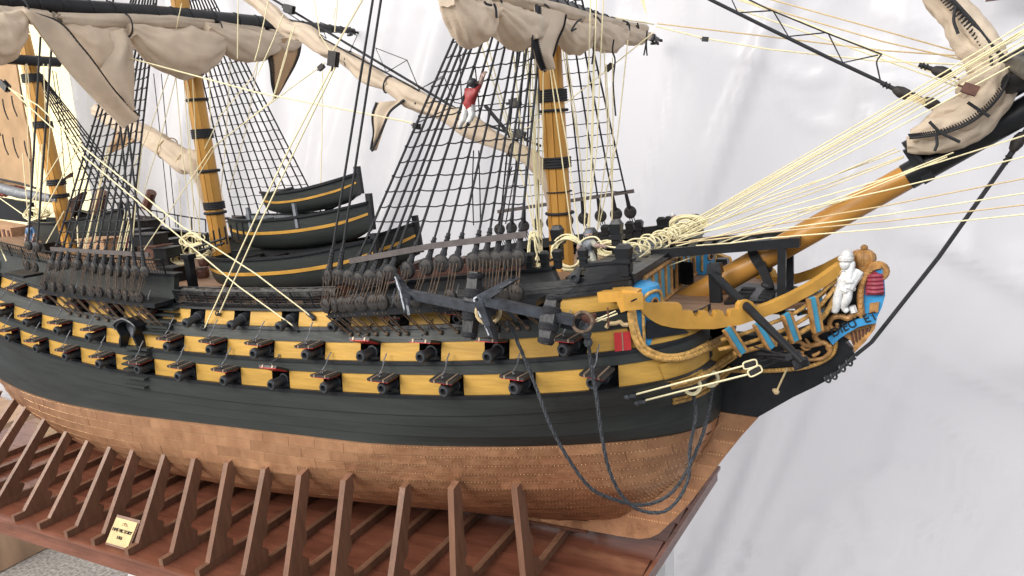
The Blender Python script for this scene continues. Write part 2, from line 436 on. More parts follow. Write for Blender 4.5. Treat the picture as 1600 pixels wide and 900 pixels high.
# copper edge batten under the black paint
part('copper_edge', strake(lambda x: zWL(x)-.05, lambda x: zWL(x)+.03, -57, None, .055, nx=60, nz=1), M['copper'], cs, True)

# keel, forefoot and knee of the head
KN = [(-56, -7.05), (-11, -7.05), (-7.6, -6.75), (-6.2, -5.9), (-4.2, -4.2), (-2.5, -2.5), (-1.9, -1.5), (-1.3, -.3), (-1.1, .42)]
FR = [(.54, .30), (-.25, -.75), (-1.03, -1.9), (-1.76, -3.04), (-2.65, -4.47), (-3.6, -5.7), (-4.48, -6.72), (-4.95, -7.05), (-5.54, -7.25), (-6.7, -7.3), (-10.5, -7.35), (-56, -7.35)]
mb = MB(); mb.prism([(x-(.9 if z > -6.9 else 0), -.36, z) for x, z in KN]+[(x, -.36, z) for x, z in FR], (0, .72, 0))
keel = part('cutwater', mb, M['copper'], ship, label='copper covered keel and forefoot')
for zz in (-.35, -1.05, -1.75, -2.45, -3.15, -3.85, -4.55, -5.25, -5.95):          # plates of the forefoot
    xa = interp([(q[1], q[0]) for q in KN[1:]], zz)+.10; xb = interp([(q[1], q[0]) for q in FR[::-1]], zz)-.1
    xa2 = interp([(q[1], q[0]) for q in KN[1:]], zz-.62)+.10; xb2 = interp([(q[1], q[0]) for q in FR[::-1]], zz-.62)-.1
    if xb-xa > .3:
        mb = MB(); mb.prism([(xa, -.375, zz), (xb, -.375, zz-.05), (xb2, -.375, zz-.67), (xa2, -.375, zz-.62)], (0, .03, 0)); part('copper_plate', mb, M['copper'], keel)
        rv = MB(); n = int((xb-xa)/.14)
        for k in range(n): rv.box((xa+.1+k*.14, -.385, zz-.06-.05*k/n), (.028, 0, 0), (0, .01, 0), (0, 0, .028))
        part('copper_nail', rv, M['rivet'], keel, stuff=True)
HEAD = [(-1.15, .45), (.54, .33), (2.1, 1.48), (3.0, 2.05), (3.71, 2.55), (4.25, 3.15), (4.6, 3.75), (4.35, 4.1), (4.0, 4.5), (3.85, 5.4), (3.7, 6.6), (3.45, 6.6), (3.35, 5.5), (2.9, 4.9), (2.1, 4.55), (1.0, 4.35), (-.2, 4.3), (-1.1, 4.3)]
mb = MB(); mb.prism([(x, -.34, z) for x, z in HEAD], (0, .68, 0))
part('knee_of_the_head', mb, M['blackrail'], ship)
# ---------------------------------------------------------------- decks, bulwarks, rails
def deck(name, xa, xb, zf, m_, inset=.55, lab=None):
    mb = MB(); rows = []
    n = max(2, int((xb-xa)/2))
    for i in range(n+1):
        x = xa+(xb-xa)*i/n; z = zf(x); y = hb(x, z)-inset
        rows.append([(x, -y, z), (x, -y/2, z+.1), (x, 0, z+.14), (x, y/2, z+.1), (x, y, z)])
    mb.grid(rows); return part(name, mb, M[m_], ship, label=lab)
deck('waist_deck', -31, -17, lambda x: 3.9+sheer(x), 'deck', .6)
deck('quarterdeck', -57, -30.6, lambda x: zU1(x)+.15, 'deck', .35)
deck('forecastle_deck', -17.8, -6.2, lambda x: zU1(x)+.02, 'deck', .35)
def sidewall(name, pts, depth, m_, lab=None):     # outline given on a vertical wall y = -v, thickened inwards
    mb = MB(); mb.prism(pts, (0, depth, 0)); return part(name, mb, m_ if not isinstance(m_, str) else M[m_], ship, label=lab)
FH = lambda x: zU1(x)+.92+.012*(x+18)             # forecastle bulwark top
def wallstrip(name, f0, f1, xa, xb, off, back, m_, side=-1, nx=None, lab=None):
    return part(name, strake(f0, f1, xa, xb, off, side, nx=nx or 16, nz=1, back=back), M[m_], ship, label=lab)
for s in (-1, 1):
    # plank sheer and bulwarks
    wallstrip('plank_sheer', lambda x: zU1(x)+.01, lambda x: zU1(x)+.13, -30.6, -17.8, .16, .5, 'blackrail', s)
    wallstrip('bulwark', lambda x: zU1(x)+.14, lambda x: zU1(x)+.70, -17.8, -3.5, .06, .30, 'blackrail', s)
    wallstrip('moulding', lambda x: zU1(x)-.04, lambda x: zU1(x)+.13, -17.8, -3.4, .17, .5, 'blackrail', s)
    wallstrip('moulding', lambda x: zU1(x)+.40, lambda x: zU1(x)+.50, -17.8, -3.42, .11, .3, 'blackrail', s)
    wallstrip('bulwark', lambda x: zU1(x)+.02, lambda x: zU1(x)+1.75, -57, -30.6, .04, .35, 'black', s)
    wallstrip('plank_sheer', lambda x: zU1(x)+1.76, lambda x: zU1(x)+1.90, -57, -30.45, .12, .6, 'blackrail', s)
    wallstrip('moulding', lambda x: zU1(x)-.02, lambda x: zU1(x)+.13, -57, -30.6, .15, .5, 'blackrail', s)
# forecastle rail with a gun notch on the near side
fy = -6.55
wy_ = lambda x, z: -(hb(x, z)+.04)
P0, P1, P2, P3 = atY(655, 447, fy), atY(967, 409, fy), atY(985, 436, fy), atY(900, 440, fy)
zr = lambda x: interp([(-18, 7.15), (-14, 7.85), (-9, 8.32), (-4, 8.83), (-3, 8.9)], x)
xn = atY(891, 428, fy).x
out_ = [(-17.8, fy, zU1(-17.8)+.66)]
for x in (-13, -9, -6, -3.45): out_.append((x, fy, zU1(x)+.66))
out_.append((-3.45, fy, zr(-3.45)))
out_.append((xn+.75, fy, zr(xn+.75)))
for k in range(9):
    a = math.pi*k/8; out_.append((xn+.68*math.cos(a), fy, zr(xn)-.05-.85*math.sin(a)))
out_.append((xn-.75, fy, zr(xn-.75)))
for x in (-9, -11, -14, -17.8): out_.append((x, fy, zr(x)))
def ztop(x):
    q = (x-xn)/.72
    return zr(x) if abs(q) >= 1 else zr(xn)-.04-.80*math.sqrt(1-q*q)
mb = strake(lambda x: zU1(x)+.64, ztop, -17.8, -3.45, .035, nx=120, nz=1, back=.34); part('forecastle_rail', mb, M['blackrail'], ship, label='black forecastle rail with a half round gun notch')
for a, b in ((-17.9, -14), (-14, -9), (-9, xn-.74), (xn+.74, -3.3)):
    mb = MB(); mb.beam((a, wy_(a, zr(a))+.14, zr(a)+.05), (b, wy_(b, zr(b))+.14, zr(b)+.05), .50, .12); part('rail_cap', mb, M['blackrail'], ship)
out2 = [(x, 6.5, zU1(x)+.66) for x in (-17.8, -13, -9, -6, -3.45)]+[(x, 6.5, zr(x)) for x in (-3.45, -9, -14, -17.8)]
mb = MB(); mb.prism(out2, (0, -.34, 0)); part('forecastle_rail', mb, M['blackrail'], ship, label='far forecastle rail')
wood = MB(); wood.beam(atY(640, 432, -5.9), atY(835, 408, -5.9), .2, .5); part('pin_rail', wood, M['brown'], ship)
# timberheads
def timberhead(p, h=.95, w_=.27):
    mb = MB(); x, y, z = p; w2 = w_/2
    mb.abox(x-w2*.8, x+w2*.8, y-w2*.8, y+w2*.8, z, z+h*.45); mb.box((x, y, z+h*.5), (w2*1.2, 0, 0), (0, w2*1.2, 0), (0, 0, h*.06))
    mb.box((x, y, z+h*.72), (w2*.85, 0, 0), (0, w2*.85, 0), (0, 0, h*.18), taper=1.25); mb.box((x, y, z+h*.96), (w2*1.0, 0, 0), (0, w2*1.0, 0), (0, 0, h*.07), taper=.6)
    return part('timberhead', mb, M['blackrail'], ship)
for px, py in ((829, 421), (852, 419), (872, 416), (912, 414)): timberhead(atY(px, py, -6.3)-Vector((0, 0, .1)), .82, .36)
timberhead(atY(976, 430, -6.3), 1.25, .60)
for px, py in ((947, 378), (964, 377), (985, 373), (999, 371), (1034, 367), (1046, 366)): timberhead(atY(px, py, 6.3), 1.0, .45)
timberhead(atY(1086, 366, 6.4), 1.1, .5)
for px, py in ((838, 420), (925, 408), (965, 396), (873, 403)): timberhead(atY(px, py, -3.2), 1.5, .5)

# open hammock cranes and netting along the waist
mb = MB(); nb = MB()
for j, (y, dz) in enumerate(((-6.72, 0), (-6.05, .06))):
    xs = [-30.4+1.28*k for k in range(10)]
    for x in xs:
        z = zU1(x)+.13; mb.tube([(x, y, z), (x-.18, y-.12, z+.86)], .05, 5)
    mb.tube([(x-.18, y-.12, zU1(x)+.13+.86+dz) for x in xs], .045, 5)
    mb.tube([(x-.05, y-.03, zU1(x)+.13+.2+dz) for x in xs], .03, 5)
part('hammock_crane', mb, M['blackrail'], ship)
nt_ = MB()
for k in range(60):
    x = -30.3+11.5*k/59; z = zU1(x)+.15
    for y in (-6.75, -6.08): nt_.tube([(x, y, z), (x-.12, y-.1, z+.80)], .012, 3, cap=False)
for h in (.2, .35, .5, .65):
    for y in (-6.78, -6.1): nt_.tube([(-30.3+1.3*k, y, zU1(-30.3+1.3*k)+.13+h) for k in range(10)], .012, 3, cap=False)
part('hammock_netting', nt_, M['net'], ship, stuff=True)
hm = MB(); rows = []
for i in range(80):
    x = -30.2+11.4*i/79; z = zU1(x)+.72; row = []
    for k in range(8):
        a = 2*math.pi*k/8; r_ = .24+.09*noise.noise((x*2.6, k*.9, 0)); row.append((x, -6.38+r_*math.cos(a), z+.12+r_*math.sin(a)*.9))
    rows.append(row)
hm.grid(rows, closed=True); part('stowed_hammocks', hm, M['cushion'], ship, True, stuff=True)
mb = MB(); mb.abox(-30.3, -18.2, -6.2, -4.3, 5.95, 6.12); part('gangway', mb, M['deck'], ship)
for i in range(5):
    x = -30+2.9*i; mb = MB(); mb.abox(x-.3, x+.3, -6, 6, 6.15+sheer(x), 6.6+sheer(x)); part('skid_beam', mb, M['brown'], ship)
# quarterdeck netting on top of its bulwark
mb = MB(); nt_ = MB()
xs = [-31-1.5*k for k in range(14)]
for x in xs: mb.tube([(x, -6.75, zU1(x)+1.9), (x, -6.9, zU1(x)+2.75)], .05, 5)
mb.tube([(x, -6.9, zU1(x)+2.75) for x in xs], .05, 5)
part('hammock_crane', mb, M['blackrail'], ship)
for k in range(90):
    x = -31-20*k/89; nt_.tube([(x, -6.75, zU1(x)+1.9), (x+.2*noise.noise((x*3, 0, 0)), -6.9, zU1(x)+2.7)], .02, 3, cap=False)
for h in (2.1, 2.3, 2.5): nt_.tube([(x, -6.8, zU1(x)+h+.1*noise.noise((x, h, 0))) for x in xs], .02, 3, cap=False)
part('hammock_netting', nt_, M['net'], ship, stuff=True)

# ---------------------------------------------------------------- cannons and port lids
def hull_ang(x, z): return math.atan((hb(x+.3, z)-hb(x-.3, z))/.6)
gun_mb = MB(); gun_mb.lathe((0, .9, 0), (0, -1, 0), [(0, .30), (1.2, .27), (1.22, .31), (1.34, .31), (1.36, .25), (2.0, .225), (2.06, .29), (2.20, .30), (2.30, .24), (2.31, .15), (2.05, .14)], 14)
gun_me = gun_mb.mesh('barrel', M['gun'], True); fixn(gun_me)
bore_mb = MB(); bore_mb.lathe((0, -1.20, 0), (0, -1, 0), [(0, .138), (.05, .138)], 12); bore_me = bore_mb.mesh('bore', M['dark'])
lid_mb = MB(); lid_mb.box((0, -.46, .03), (.60, 0, 0), (0, .44, 0), (0, 0, .055)); lid_mb.box((-.2, -.5, .09), (.012, 0, 0), (0, .47, 0), (0, 0, .004)); lid_mb.box((.2, -.5, .09), (.012, 0, 0), (0, .47, 0), (0, 0, .004))
lid_me = lid_mb.mesh('gunport_lid', M['lid']); fixn(lid_me)
lin_mb = MB(); lin_mb.box((0, -.45, -.045), (.55, 0, 0), (0, .42, 0), (0, 0, .022)); lin_me = lin_mb.mesh('lining', M['red']); fixn(lin_me)
st_mb = MB(); st_mb.box((0, -.455, .095), (.042, 0, 0), (0, .455, 0), (0, 0, .012)); st_mb.box((0, -.912, .03), (.042, 0, 0), (0, .012, 0), (0, 0, .07)); st_me = st_mb.mesh('strap', M['brass']); fixn(st_me)
ch_mb = MB(); ch_mb.ring((0, -.72, .2), (1, .3, 0), .10, .022); ch_mb.tube(catmull([(0, -.70, .28), (.05, -.45, .52), (0, -.2, .80), (.02, .03, 1.05)], 4), .032, 5); ch_mb.ring((0, -.28, .72), (0, 1, .3), .05, .018)
ch_me = ch_mb.mesh('lid_chain', M['wire'], True)
ORD = 'first second third fourth fifth sixth seventh eighth ninth tenth eleventh twelfth thirteenth fourteenth fifteenth'.split()
def cannon(x, z, row, idx, pitch=0, out=0.0, sc=1.0):
    y = -hb(x, z); an = hull_ang(x, z)*.8
    o = bpy.data.objects.new('cannon', gun_me); C.objects.link(o)
    o.location = Vector((x, y-out, z))*K; o.rotation_euler = (math.radians(pitch), 0, an); o.scale = (sc, sc, sc)
    tag(o, f'black cannon in the {row} row of gunports, {ORD[idx]} one back from the bow', 'cannon', f'cannons in the {row} row of gunports')
    b = bpy.data.objects.new('bore', bore_me); C.objects.link(b); b.parent = o
def lid(x, z, droop, lab=None):
    y = -(hb(x, z)+.06); an = hull_ang(x, z)*.9
    o = link('gunport_lid', lid_me, ship, (x, y, z)); o.rotation_euler = (math.radians(droop), R.uniform(-.04, .04), an)
    if lab: o['label'] = lab
    for nm, me, dx in (('lining', lin_me, 0), ('strap', st_me, -.34), ('strap', st_me, .34), ('lid_chain', ch_me, 0)):
        c = bpy.data.objects.new(nm, me); C.objects.link(c); c.parent = o; c.location = (dx*K, 0, 0)
for n, e in enumerate(low_x):
    x = e-PW/2; z = zL0(x)
    cannon(x-.02, z+.40, 'lower', n, R.uniform(-2, 3), R.uniform(-.75, -.55))
    lid(x, z+.93, {5: -28, 0: 12}.get(n, R.uniform(-5, 5)), 'gunport lid raised high with its red lining showing' if n == 5 else None)
for n, e in enumerate(mid_x):
    x = e-PW/2; z = zM0(x)
    cannon(x, z+.38, 'middle', n, R.uniform(-2, 3), R.uniform(-.62, -.45))
    lid(x, z+.84, {1: -14, 2: -18, 3: -26}.get(n, R.uniform(-5, 5)), 'gunport lid raised high with its red lining showing' if n in (1, 2, 3) else None)
for n, e in enumerate(up_x):
    if n == 0: continue
    x = e-PW/2; z = zU0(x)
    op = -31 < e < -16
    cannon(x, z+(.40 if op else .36), 'upper', n-1, 12 if op else R.uniform(0, 6), -.35 if op else -.8, .95)
    if not op: lid(x, z+.74, R.uniform(4, 14))
# closed red port near the bow
a, b, c, d = [hullpt(px, py, .05) for px, py in ((959.5, 520), (985, 517.5), (986.5, 546), (961, 548.5))]
nrm = (b-a).cross(d-a).normalized(); nrm = nrm if nrm.y < 0 else -nrm
mb = MB(); mb.prism([a, b, c, d], nrm*.14); rl = part('gunport_lid', mb, M['red'], ship, label='closed red gunport lid near the bow')
mb = MB(); mb.beam(lerp(a, b, .5)+nrm*.15, lerp(d, c, .5)+nrm*.15, .05, .03, nrm); part('strap', mb, M['brass'], rl)
mb = MB(); mb.lathe(atY(897.5, 433, -6.9), (.25, -1, -.05), [(-1.2, .2), (-.1, .17), (-.05, .22), (.12, .23), (.15, .13), (.02, .1)], 12)
o = link('carronade', mb.mesh('carronade', M['gun'], True)); tag(o, 'short black carronade muzzle in the half round notch of the forecastle rail', 'cannon')

# entry port and boarding steps
ex = -33.6; ez = zM0(ex)-.05
def hw(x, z, o=0): return Vector((x, -(hb(x, z)+o), z))
mb = MB(); prof = [(-.95, 0), (-.78, .45), (-.62, .75), (-.85, 1.1), (-.95, 1.35), (-.6, 1.62), (0, 1.78), (.6, 1.62), (.95, 1.35), (.85, 1.1), (.62, .75), (.78, .45), (.95, 0)]
inn = [(x*.80, z*.92+.02) for x, z in prof][::-1]
yb = -(hb(ex, ez+1))
mb.prism([(ex+x, yb-.75, ez+z) for x, z in prof+inn], (0, .95, 0))
ep = part('entry_port', mb, M['blackrail'], ship, label='black ogee framed entry port canopy')
mb = MB(); mb.prism([(ex+x*.8, yb-.16, ez+z*.92) for x, z in prof], (0, .1, 0)); part('doorway', mb, M['grey'], ep)
mb = MB(); mb.tube(catmull([(ex+x*1.02, yb-.78, ez+z*1.01) for x, z in prof[3:10]], 4), .06, 6); part('arch_trim', mb, M['gun'], ep)
for px, py in ((240, 546), (239, 554), (234, 563), (232, 572), (235, 580), (236, 592), (236, 605), (281, 484), (282, 493), (276, 503), (272, 512), (266, 522)):
    p = hullpt(px-2, py, .1); mb = MB()
    x0, x1 = p.x-1.9, p.x
    mb.prism([hw(x0, p.z, 0), hw(x1, p.z, 0), hw(x1, p.z, .46), hw(x0, p.z, .40)], (0, 0, .13)); part('boarding_step', mb, M['black'], ship)

# ---------------------------------------------------------------- channels, deadeyes, lanyards, chain plates
dd_mb = MB(); dd_mb.lathe((0, .15, 0), (0, -1, 0), [(0, .26), (.05, .355), (.13, .375), (.21, .355), (.27, .25), (.275, .05)], 18)
for hx, hz in ((-.17, .07), (.17, .07), (0, -.16)): dd_mb.lathe((hx, -.115, hz), (0, -1, 0), [(0, .062), (.022, .062)], 8, 1)
dd_me = dd_mb.mesh('deadeye', [M['deadeye'], M['dark']], True); fixn(dd_me)
def deadeye(p, parent, rot=0, sc=1.0, yaw=0):
    o = link('deadeye', dd_me, parent, p); o.rotation_euler = (R.uniform(-.08, .08), rot, yaw); o.scale = (sc,)*3; return o
def channel(xa, xb, zfun, yout, ups, lows, label, hy, top, mast_r, sc=1.0):
    mb = MB(); n = 8; rows = []
    for i in range(n+1):
        x = lerp(xa, xb, i/n); z = zfun(x); yi = -(hb(x, z)-.1)
        rows.append([(x, yi, z-.22), (x, yout, z-.24), (x, yout, z+.0), (x, yi, z+.02)])
    mb.grid(rows); mb.f += [(0, 1, 2, 3), tuple(4*n+k for k in range(4))]; mb.m += [0, 0]
    ch = part('chain_channel', mb, M['blackrail'], ship, label=label)
    lines = []
    for i, ((ux, uy), (lx, ly)) in enumerate(zip(ups, lows)):
        L_ = atY(lx, ly, yout-.05); L_.z = zfun(L_.x)+.40*sc; U = atY(ux, uy, yout+.25)
        if i < len(top): T = top[i]
        lines.append((U, T))
        deadeye(L_, ch, R.uniform(-.3, .3), sc*R.uniform(.92, 1.04), R.uniform(-.5, .2)); deadeye(U, ch, R.uniform(-.3, .3), sc*R.uniform(.95, 1.05), R.uniform(-.45, .15))
        mb = MB()
        for dx in (-.17, 0, .17):
            j = R.uniform(-.05, .05)
            mb.tube([U+Vector((dx*sc, -.16, .02)), lerp(U, L_, .5)+Vector((dx*sc+j, -.14, 0)), L_+Vector((dx*sc, -.16, .05))], .021, 4, cap=False)
            if dx == 0: mb.tube([U+Vector((dx*sc+.05, .14, -.05)), L_+Vector((dx*sc-.05, .14, .05))], .020, 4, cap=False)
        part('lanyard', mb, M['lanyard'], ch)
        d = (T-U).normalized(); mb = MB()
        mb.tube([U-d*.42, U-d*.1+Vector((0, .0, 0)), U+d*.42, U+d*.55, U+d*1.35], [.05, .05, .17*sc, .13*sc, .10*sc], 7)
        mb.ring(U, (0, 1, 0), .36*sc, .05, 14, 5)
        for q in (.7, .85, 1.0, 1.15): mb.ring(U+d*q, d, .115*sc, .03, 8, 4)
        part('seizing', mb, M['blackcord'], ch, True)
        # chain plate legs under the channel
        hz = zU0(L_.x)-.30; bx = L_.x+.55; foot = Vector((bx, -(hb(bx, hz)+.17), hz)); mb = MB()
        e = Vector((L_.x, yout-.02, zfun(L_.x)-.1))
        mb.tube([e+Vector((-.09, 0, 0)), lerp(e, foot, .5)+Vector((-.10, -.03, 0)), foot], .032, 4); mb.tube([e+Vector((.09, 0, 0)), lerp(e, foot, .5)+Vector((.10, -.03, 0)), foot], .032, 4)
        mb.sphere(foot, .11, 8); part('chain_plate', mb, M['lanyard'], ch)
    return ch, lines
fups = [(513, 432), (529, 431), (546, 434), (561, 437), (579, 434), (594, 434), (609, 426), (637, 422), (666, 417), (689, 411), (712, 411), (740, 408), (758, 405), (775, 406), (791, 405), (810, 403)]
flow = [(509, 476), (522, 475), (535, 474), (548, 472), (565, 470), (584, 470), (597, 469), (626, 469), (650, 469), (676, 466), (703, 463), (738, 461), (755, 460), (770, 459), (785, 457), (806, 456)]
mups = [(80, 413), (91, 414), (103, 412), (120, 413), (136, 415), (147, 418), (160, 420), (172, 422), (185, 423), (198, 424), (212, 424), (226, 425)]
mlow = [(67, 440), (82, 441), (94, 443), (112, 444), (128, 447), (143, 451), (155, 456), (172, 458), (184, 459), (196, 460), (207, 461), (217, 462)]
FX, MX, ZX = -9.17, -34.05, -50.54
ft = [Vector((FX-.6+.12*i, -.5, 26.2)) for i in range(16)]; ft[0] = Vector((FX-1.0, -1.6, 44)); ft[1] = Vector((FX-.8, -1.6, 44))
mt = [Vector((MX-1.1+.13*i, -.6, 28.2)) for i in range(12)]; mt[-1] = Vector((MX-2.6, -1.5, 46)); mt[-2] = Vector((MX-2.8, -1.5, 46))
zfc = lambda x: interp([(-18, 6.53), (-10.65, 7.2), (-7.4, 7.5), (-6, 7.6)], x)
zmc = lambda x: interp([(-42, 7.1), (-41, 7.0), (-31.3, 6.5), (-30, 6.5)], x)
fch, flines = channel(-18.0, -6.9, zfc, -8.2, fups, flow, 'forward chain channel with a row of deadeyes', 0, ft, .5)
mch, mlines = channel(-41.4, -30.6, zmc, -8.1, mups, mlow, 'after chain channel with a row of deadeyes', 0, mt, .5, .90)
# small backstay stool aft
mb = MB(); mb.prism([(-44.6, -7, 7.95), (-42.4, -7, 7.75), (-42.5, -8.2, 7.75), (-44.5, -8.2, 7.95)], (0, 0, .16)); stool = part('backstay_stool', mb, M['blackrail'], ship)
bl = []
for (ux, uy), (lx, ly), (tx, ty) in (((44, 384), (42, 415), (63, 64)), ((58, 386), (54, 418), (80, 80))):
    U, L_ = atY(ux, uy, -7.9), atY(lx, ly, -8.1); deadeye(U, stool, .1, .85); deadeye(L_, stool, .1, .85); T = atY(tx, ty, -5.2); bl.append((U, U+(T-U)*1.8))
    mb = MB(); 
    for dx in (-.14, .14): mb.tube([U+Vector((dx, -.15, 0)), L_+Vector((dx, -.15, 0))], .025, 4)
    part('lanyard', mb, M['lanyard'], stool)

def shroud_obj(name, a, b, r=.062, m_='blackcord', n=2, parent=None):
    mb = MB(); mb.tube([lerp(a, b, k/n) for k in range(n+1)], r, 6); return part(name, mb, M[m_], parent or ship, True)
for i, (a, b) in enumerate(flines): shroud_obj('backstay' if i < 2 else 'shroud', a, b)
for i, (a, b) in enumerate(mlines): shroud_obj('backstay' if i > 9 else 'shroud', a, b, .058)
for a, b in bl: shroud_obj('backstay', a, b, .062)
def ratlines(lines, z0, z1, step, r=.030):
    z = z0
    while z < z1:
        pts = []
        for a, b in lines:
            t = (z-a.z)/(b.z-a.z)
            pts.append(lerp(a, b, t)+Vector((0, -.05, R.uniform(-.05, .05))))
        P = []
        for p, q in zip(pts, pts[1:]): P += [p, lerp(p, q, .5)-Vector((0, 0, .035*(q-p).length+R.uniform(0, .03)))]
        P.append(pts[-1]); mb = MB(); mb.tube(P, r, 4)
        for p in pts: mb.sphere(p, r*2.3, 6)
        part('ratline', mb, M['blackcord'], ship); z += step
def batten(lines, z, m_, r=.11, ov=.5):
    a, b = [lerp(l[0], l[1], (z-l[0].z)/(l[1].z-l[0].z)) for l in (lines[0], lines[-1])]
    return a, b
fr_ = flines[2:]
ratlines(fr_, 10.75, 23.5, .66); ratlines(mlines[:10], 9.9, 24, .62)
mb = MB(); a, b = atY(547, 408, -7.75), atY(823, 366, -7.75); mb.beam(a, lerp(a, b, .5)+Vector((0, 0, .12)), .13, .26); mb.beam(lerp(a, b, .5)+Vector((.01, 0, .12)), b, .13, .26); part('shroud_batten', mb, M['batten'], ship)
mb = MB(); mb.beam(atY(80, 389, -7.6), atY(233, 398, -7.6), .13, .24); part('shroud_batten', mb, M['batten'], ship)
# far side gangs
def far_gang(xs, zd, top, zb, nlow, step, ztop, rr=.055, by=7.9):
    mb = MB(); ls = []
    for i, x in enumerate(xs):
        U = Vector((x, by, zd(x)+.0)); T = top+Vector((.1*i-.4, .45, 0)); ls.append((U, T)); shroud_obj('shroud', U, T, rr)
        o = deadeye(U, ship, 0, 1.05); d = (T-U).normalized(); m2 = MB(); m2.tube([U+d*.4, U+d*.55, U+d*1.3], [.15, .13, .1], 6); part('seizing', m2, M['blackcord'], ship)
        m3 = MB(); L_ = Vector((x+.35, by+.4, zd(x)-1.7))
        for dx in (-.15, 0, .15): m3.tube([U+Vector((dx, 0, -.1)), L_+Vector((dx, 0, 0))], .03, 4)
        part('lanyard', m3, M['blackcord'], ship)
    a = lerp(*ls[0], (zb(xs[0])-zd(xs[0]))/(top.z-zd(xs[0]))); b = lerp(*ls[-1], (zb(xs[-1])-zd(xs[-1]))/(top.z-zd(xs[-1])))
    mb.beam(a+(a-b)*.03, b+(b-a)*.06, .14, .22); part('shroud_batten', mb, M['batten'], ship)
    ratlines(ls, zb(xs[0])+1.0, ztop, step, .026)
fz = lambda x: interp([(-18, 8.2), (-7, 9.35)], x)
far_gang([-17.0, -16.1, -15.2, -14.2, -13.2, -12.1, -11.0, -9.9, -8.9, -8.0], fz, Vector((FX, 0, 26.2)), lambda x: fz(x)+1.25, 0, .68, 23.5)
mz = lambda x: interp([(-42, 8.5), (-30, 8.0)], x)
far_gang([-41, -40, -39, -38, -37, -36, -35, -34, -33, -32, -31.2], mz, Vector((MX-.5, 0, 28.2)), lambda x: mz(x)+1.2, 0, .66, 25)
zz_ = lambda x: interp([(-58, 9.5), (-46, 8.6)], x)
far_gang([-54.5, -53.4, -52.3, -51.2, -50.1, -49.2, -48.4], zz_, Vector((ZX-1.0, 0, 22)), lambda x: zz_(x)+1.1, 0, .62, 20, by=6.6)
# ---------------------------------------------------------------- masts and bowsprit
def mast(name, x0, rake, z0, z1, r, bands, label, fish=True):
    f = lambda z: Vector((x0-rake*(z-9), 0, z))
    mb = MB(); mb.tube([f(z0+(z1-z0)*k/10) for k in range(11)], [r*(1-.12*k/10) for k in range(11)], 18)
    o = part(name, mb, M['mast'], ship, True, label=label)
    if fish:
        mb = MB()
        for sx in (-.62, .0, .62):
            an = sx; dx, dy = math.sin(an)*r*.93, -math.cos(an)*r*.93
            mb.beam(f(z0)+Vector((dx, dy, 0)), f(z1)+Vector((dx*.9, dy*.9, 0)), r*.56, r*.26, up=(dx, dy, 0))
        part('mast_fish', mb, M['mast'], o)
    for z, h, rr in bands:
        mb = MB(); n = max(1, int(h/.12))
        for k in range(n): mb.ring(f(z+h*(k+.5)/n), (0, 0, 1), r*rr+.02, max(.035, h/n*.56), 20, 6)
        part('mast_band', mb, M['blackcord'], o, True)
    return f
zf_ = lambda py, px, x=0: atY(px, py, 0).z
fm = mast('foremast', FX, .0, 6.3, 30, .60, [(zf_(150, 863)-.3, .60, 1.1), (zf_(173, 866)-.07, .14, 1.1), (zf_(253, 874)-.3, .55, 1.1), (zf_(333, 884)-.05, .14, 1.12), (zf_(300, 880), .06, 1.1)], 'ochre foremast nearest the bow with black rope bands')
mm_ = mast('mainmast', MX, .015, 4.5, 34, .57, [(zf_(110, 303)-.3, .7, 1.08), (zf_(156, 310)-.08, .16, 1.1), (zf_(209, 318)-.3, .60, 1.08), (zf_(267, 327)-.1, .2, 1.1), (zf_(321, 333)-.25, .5, 1.08), (zf_(332, 335)-.1, .18, 1.1)], 'ochre mainmast behind the stacked boats')
zm_ = mast('mizzenmast', ZX, .05, 6.5, 30, .54, [(zf_(122, 54)-.3, .6, 1.2), (zf_(195, 68)-.25, .5, 1.1), (zf_(285, 86)-.22, .45, 1.1), (zf_(306, 89)-.15, .3, 1.15)], 'ochre mizzen mast at the left edge')
bp = [atY(px, py, 0) for px, py in ((1040, 489), (1240, 382), (1420, 275), (1600, 158), (1760, 52))]
bdir = (bp[2]-bp[0]).normalized()
bs = lambda t: bp[0]+bdir*t
bl_ = (bp[2]-bp[0]).length
mb = MB(); mb.tube([bs(-1.5), bs(bl_*.5), bs(bl_+.2)], [.60, .57, .52], 20); bso = part('bowsprit', mb, M['bowsprit'], ship, True, label='ochre bowsprit rising over the beakhead')
mb = MB(); mb.tube([bs(bl_-.1), bs(bl_+1), bs(bl_+9)], [.56, .55, .50], 20); part('black_end', mb, M['blackrail'], bso, True)
mb = MB()
jb0 = atY(1416, 235, -.1); mb.tube([jb0, jb0+bdir*12], [.38, .30], 14); part('jib_boom', mb, M['blackrail'], ship, True)
mb = MB(); q = atY(1440, 258, 0); mb.box(q+Vector((-.1, 0, .05)), bdir*.22, (0, .5, 0), bdir.cross(Vector((0, 1, 0)))*.8)
mb.beam(atY(1414, 225, -.6), atY(1450, 262, -.62), .18, .12); part('boom_saddle', mb, M['blackrail'], ship)
mb = MB()
for k in range(7):
    t = (atY(1186+k*2.2, 414, 0)-bp[0]).length; c = bs(t+.0); mb.ring(c, bdir, .66, .06, 20, 5)
for k in range(6): mb.tube([atY(1178+3*k, 404+k, -.62), atY(1196+2.2*k, 444, -.65), atY(1200+2.5*k, 478, -.5)], .06, 5)
mb.ring(atY(1199, 446, -.66), (.3, 0, 1), .18, .12, 10, 6)
part('gammoning', mb, M['blackcord'], ship, True)

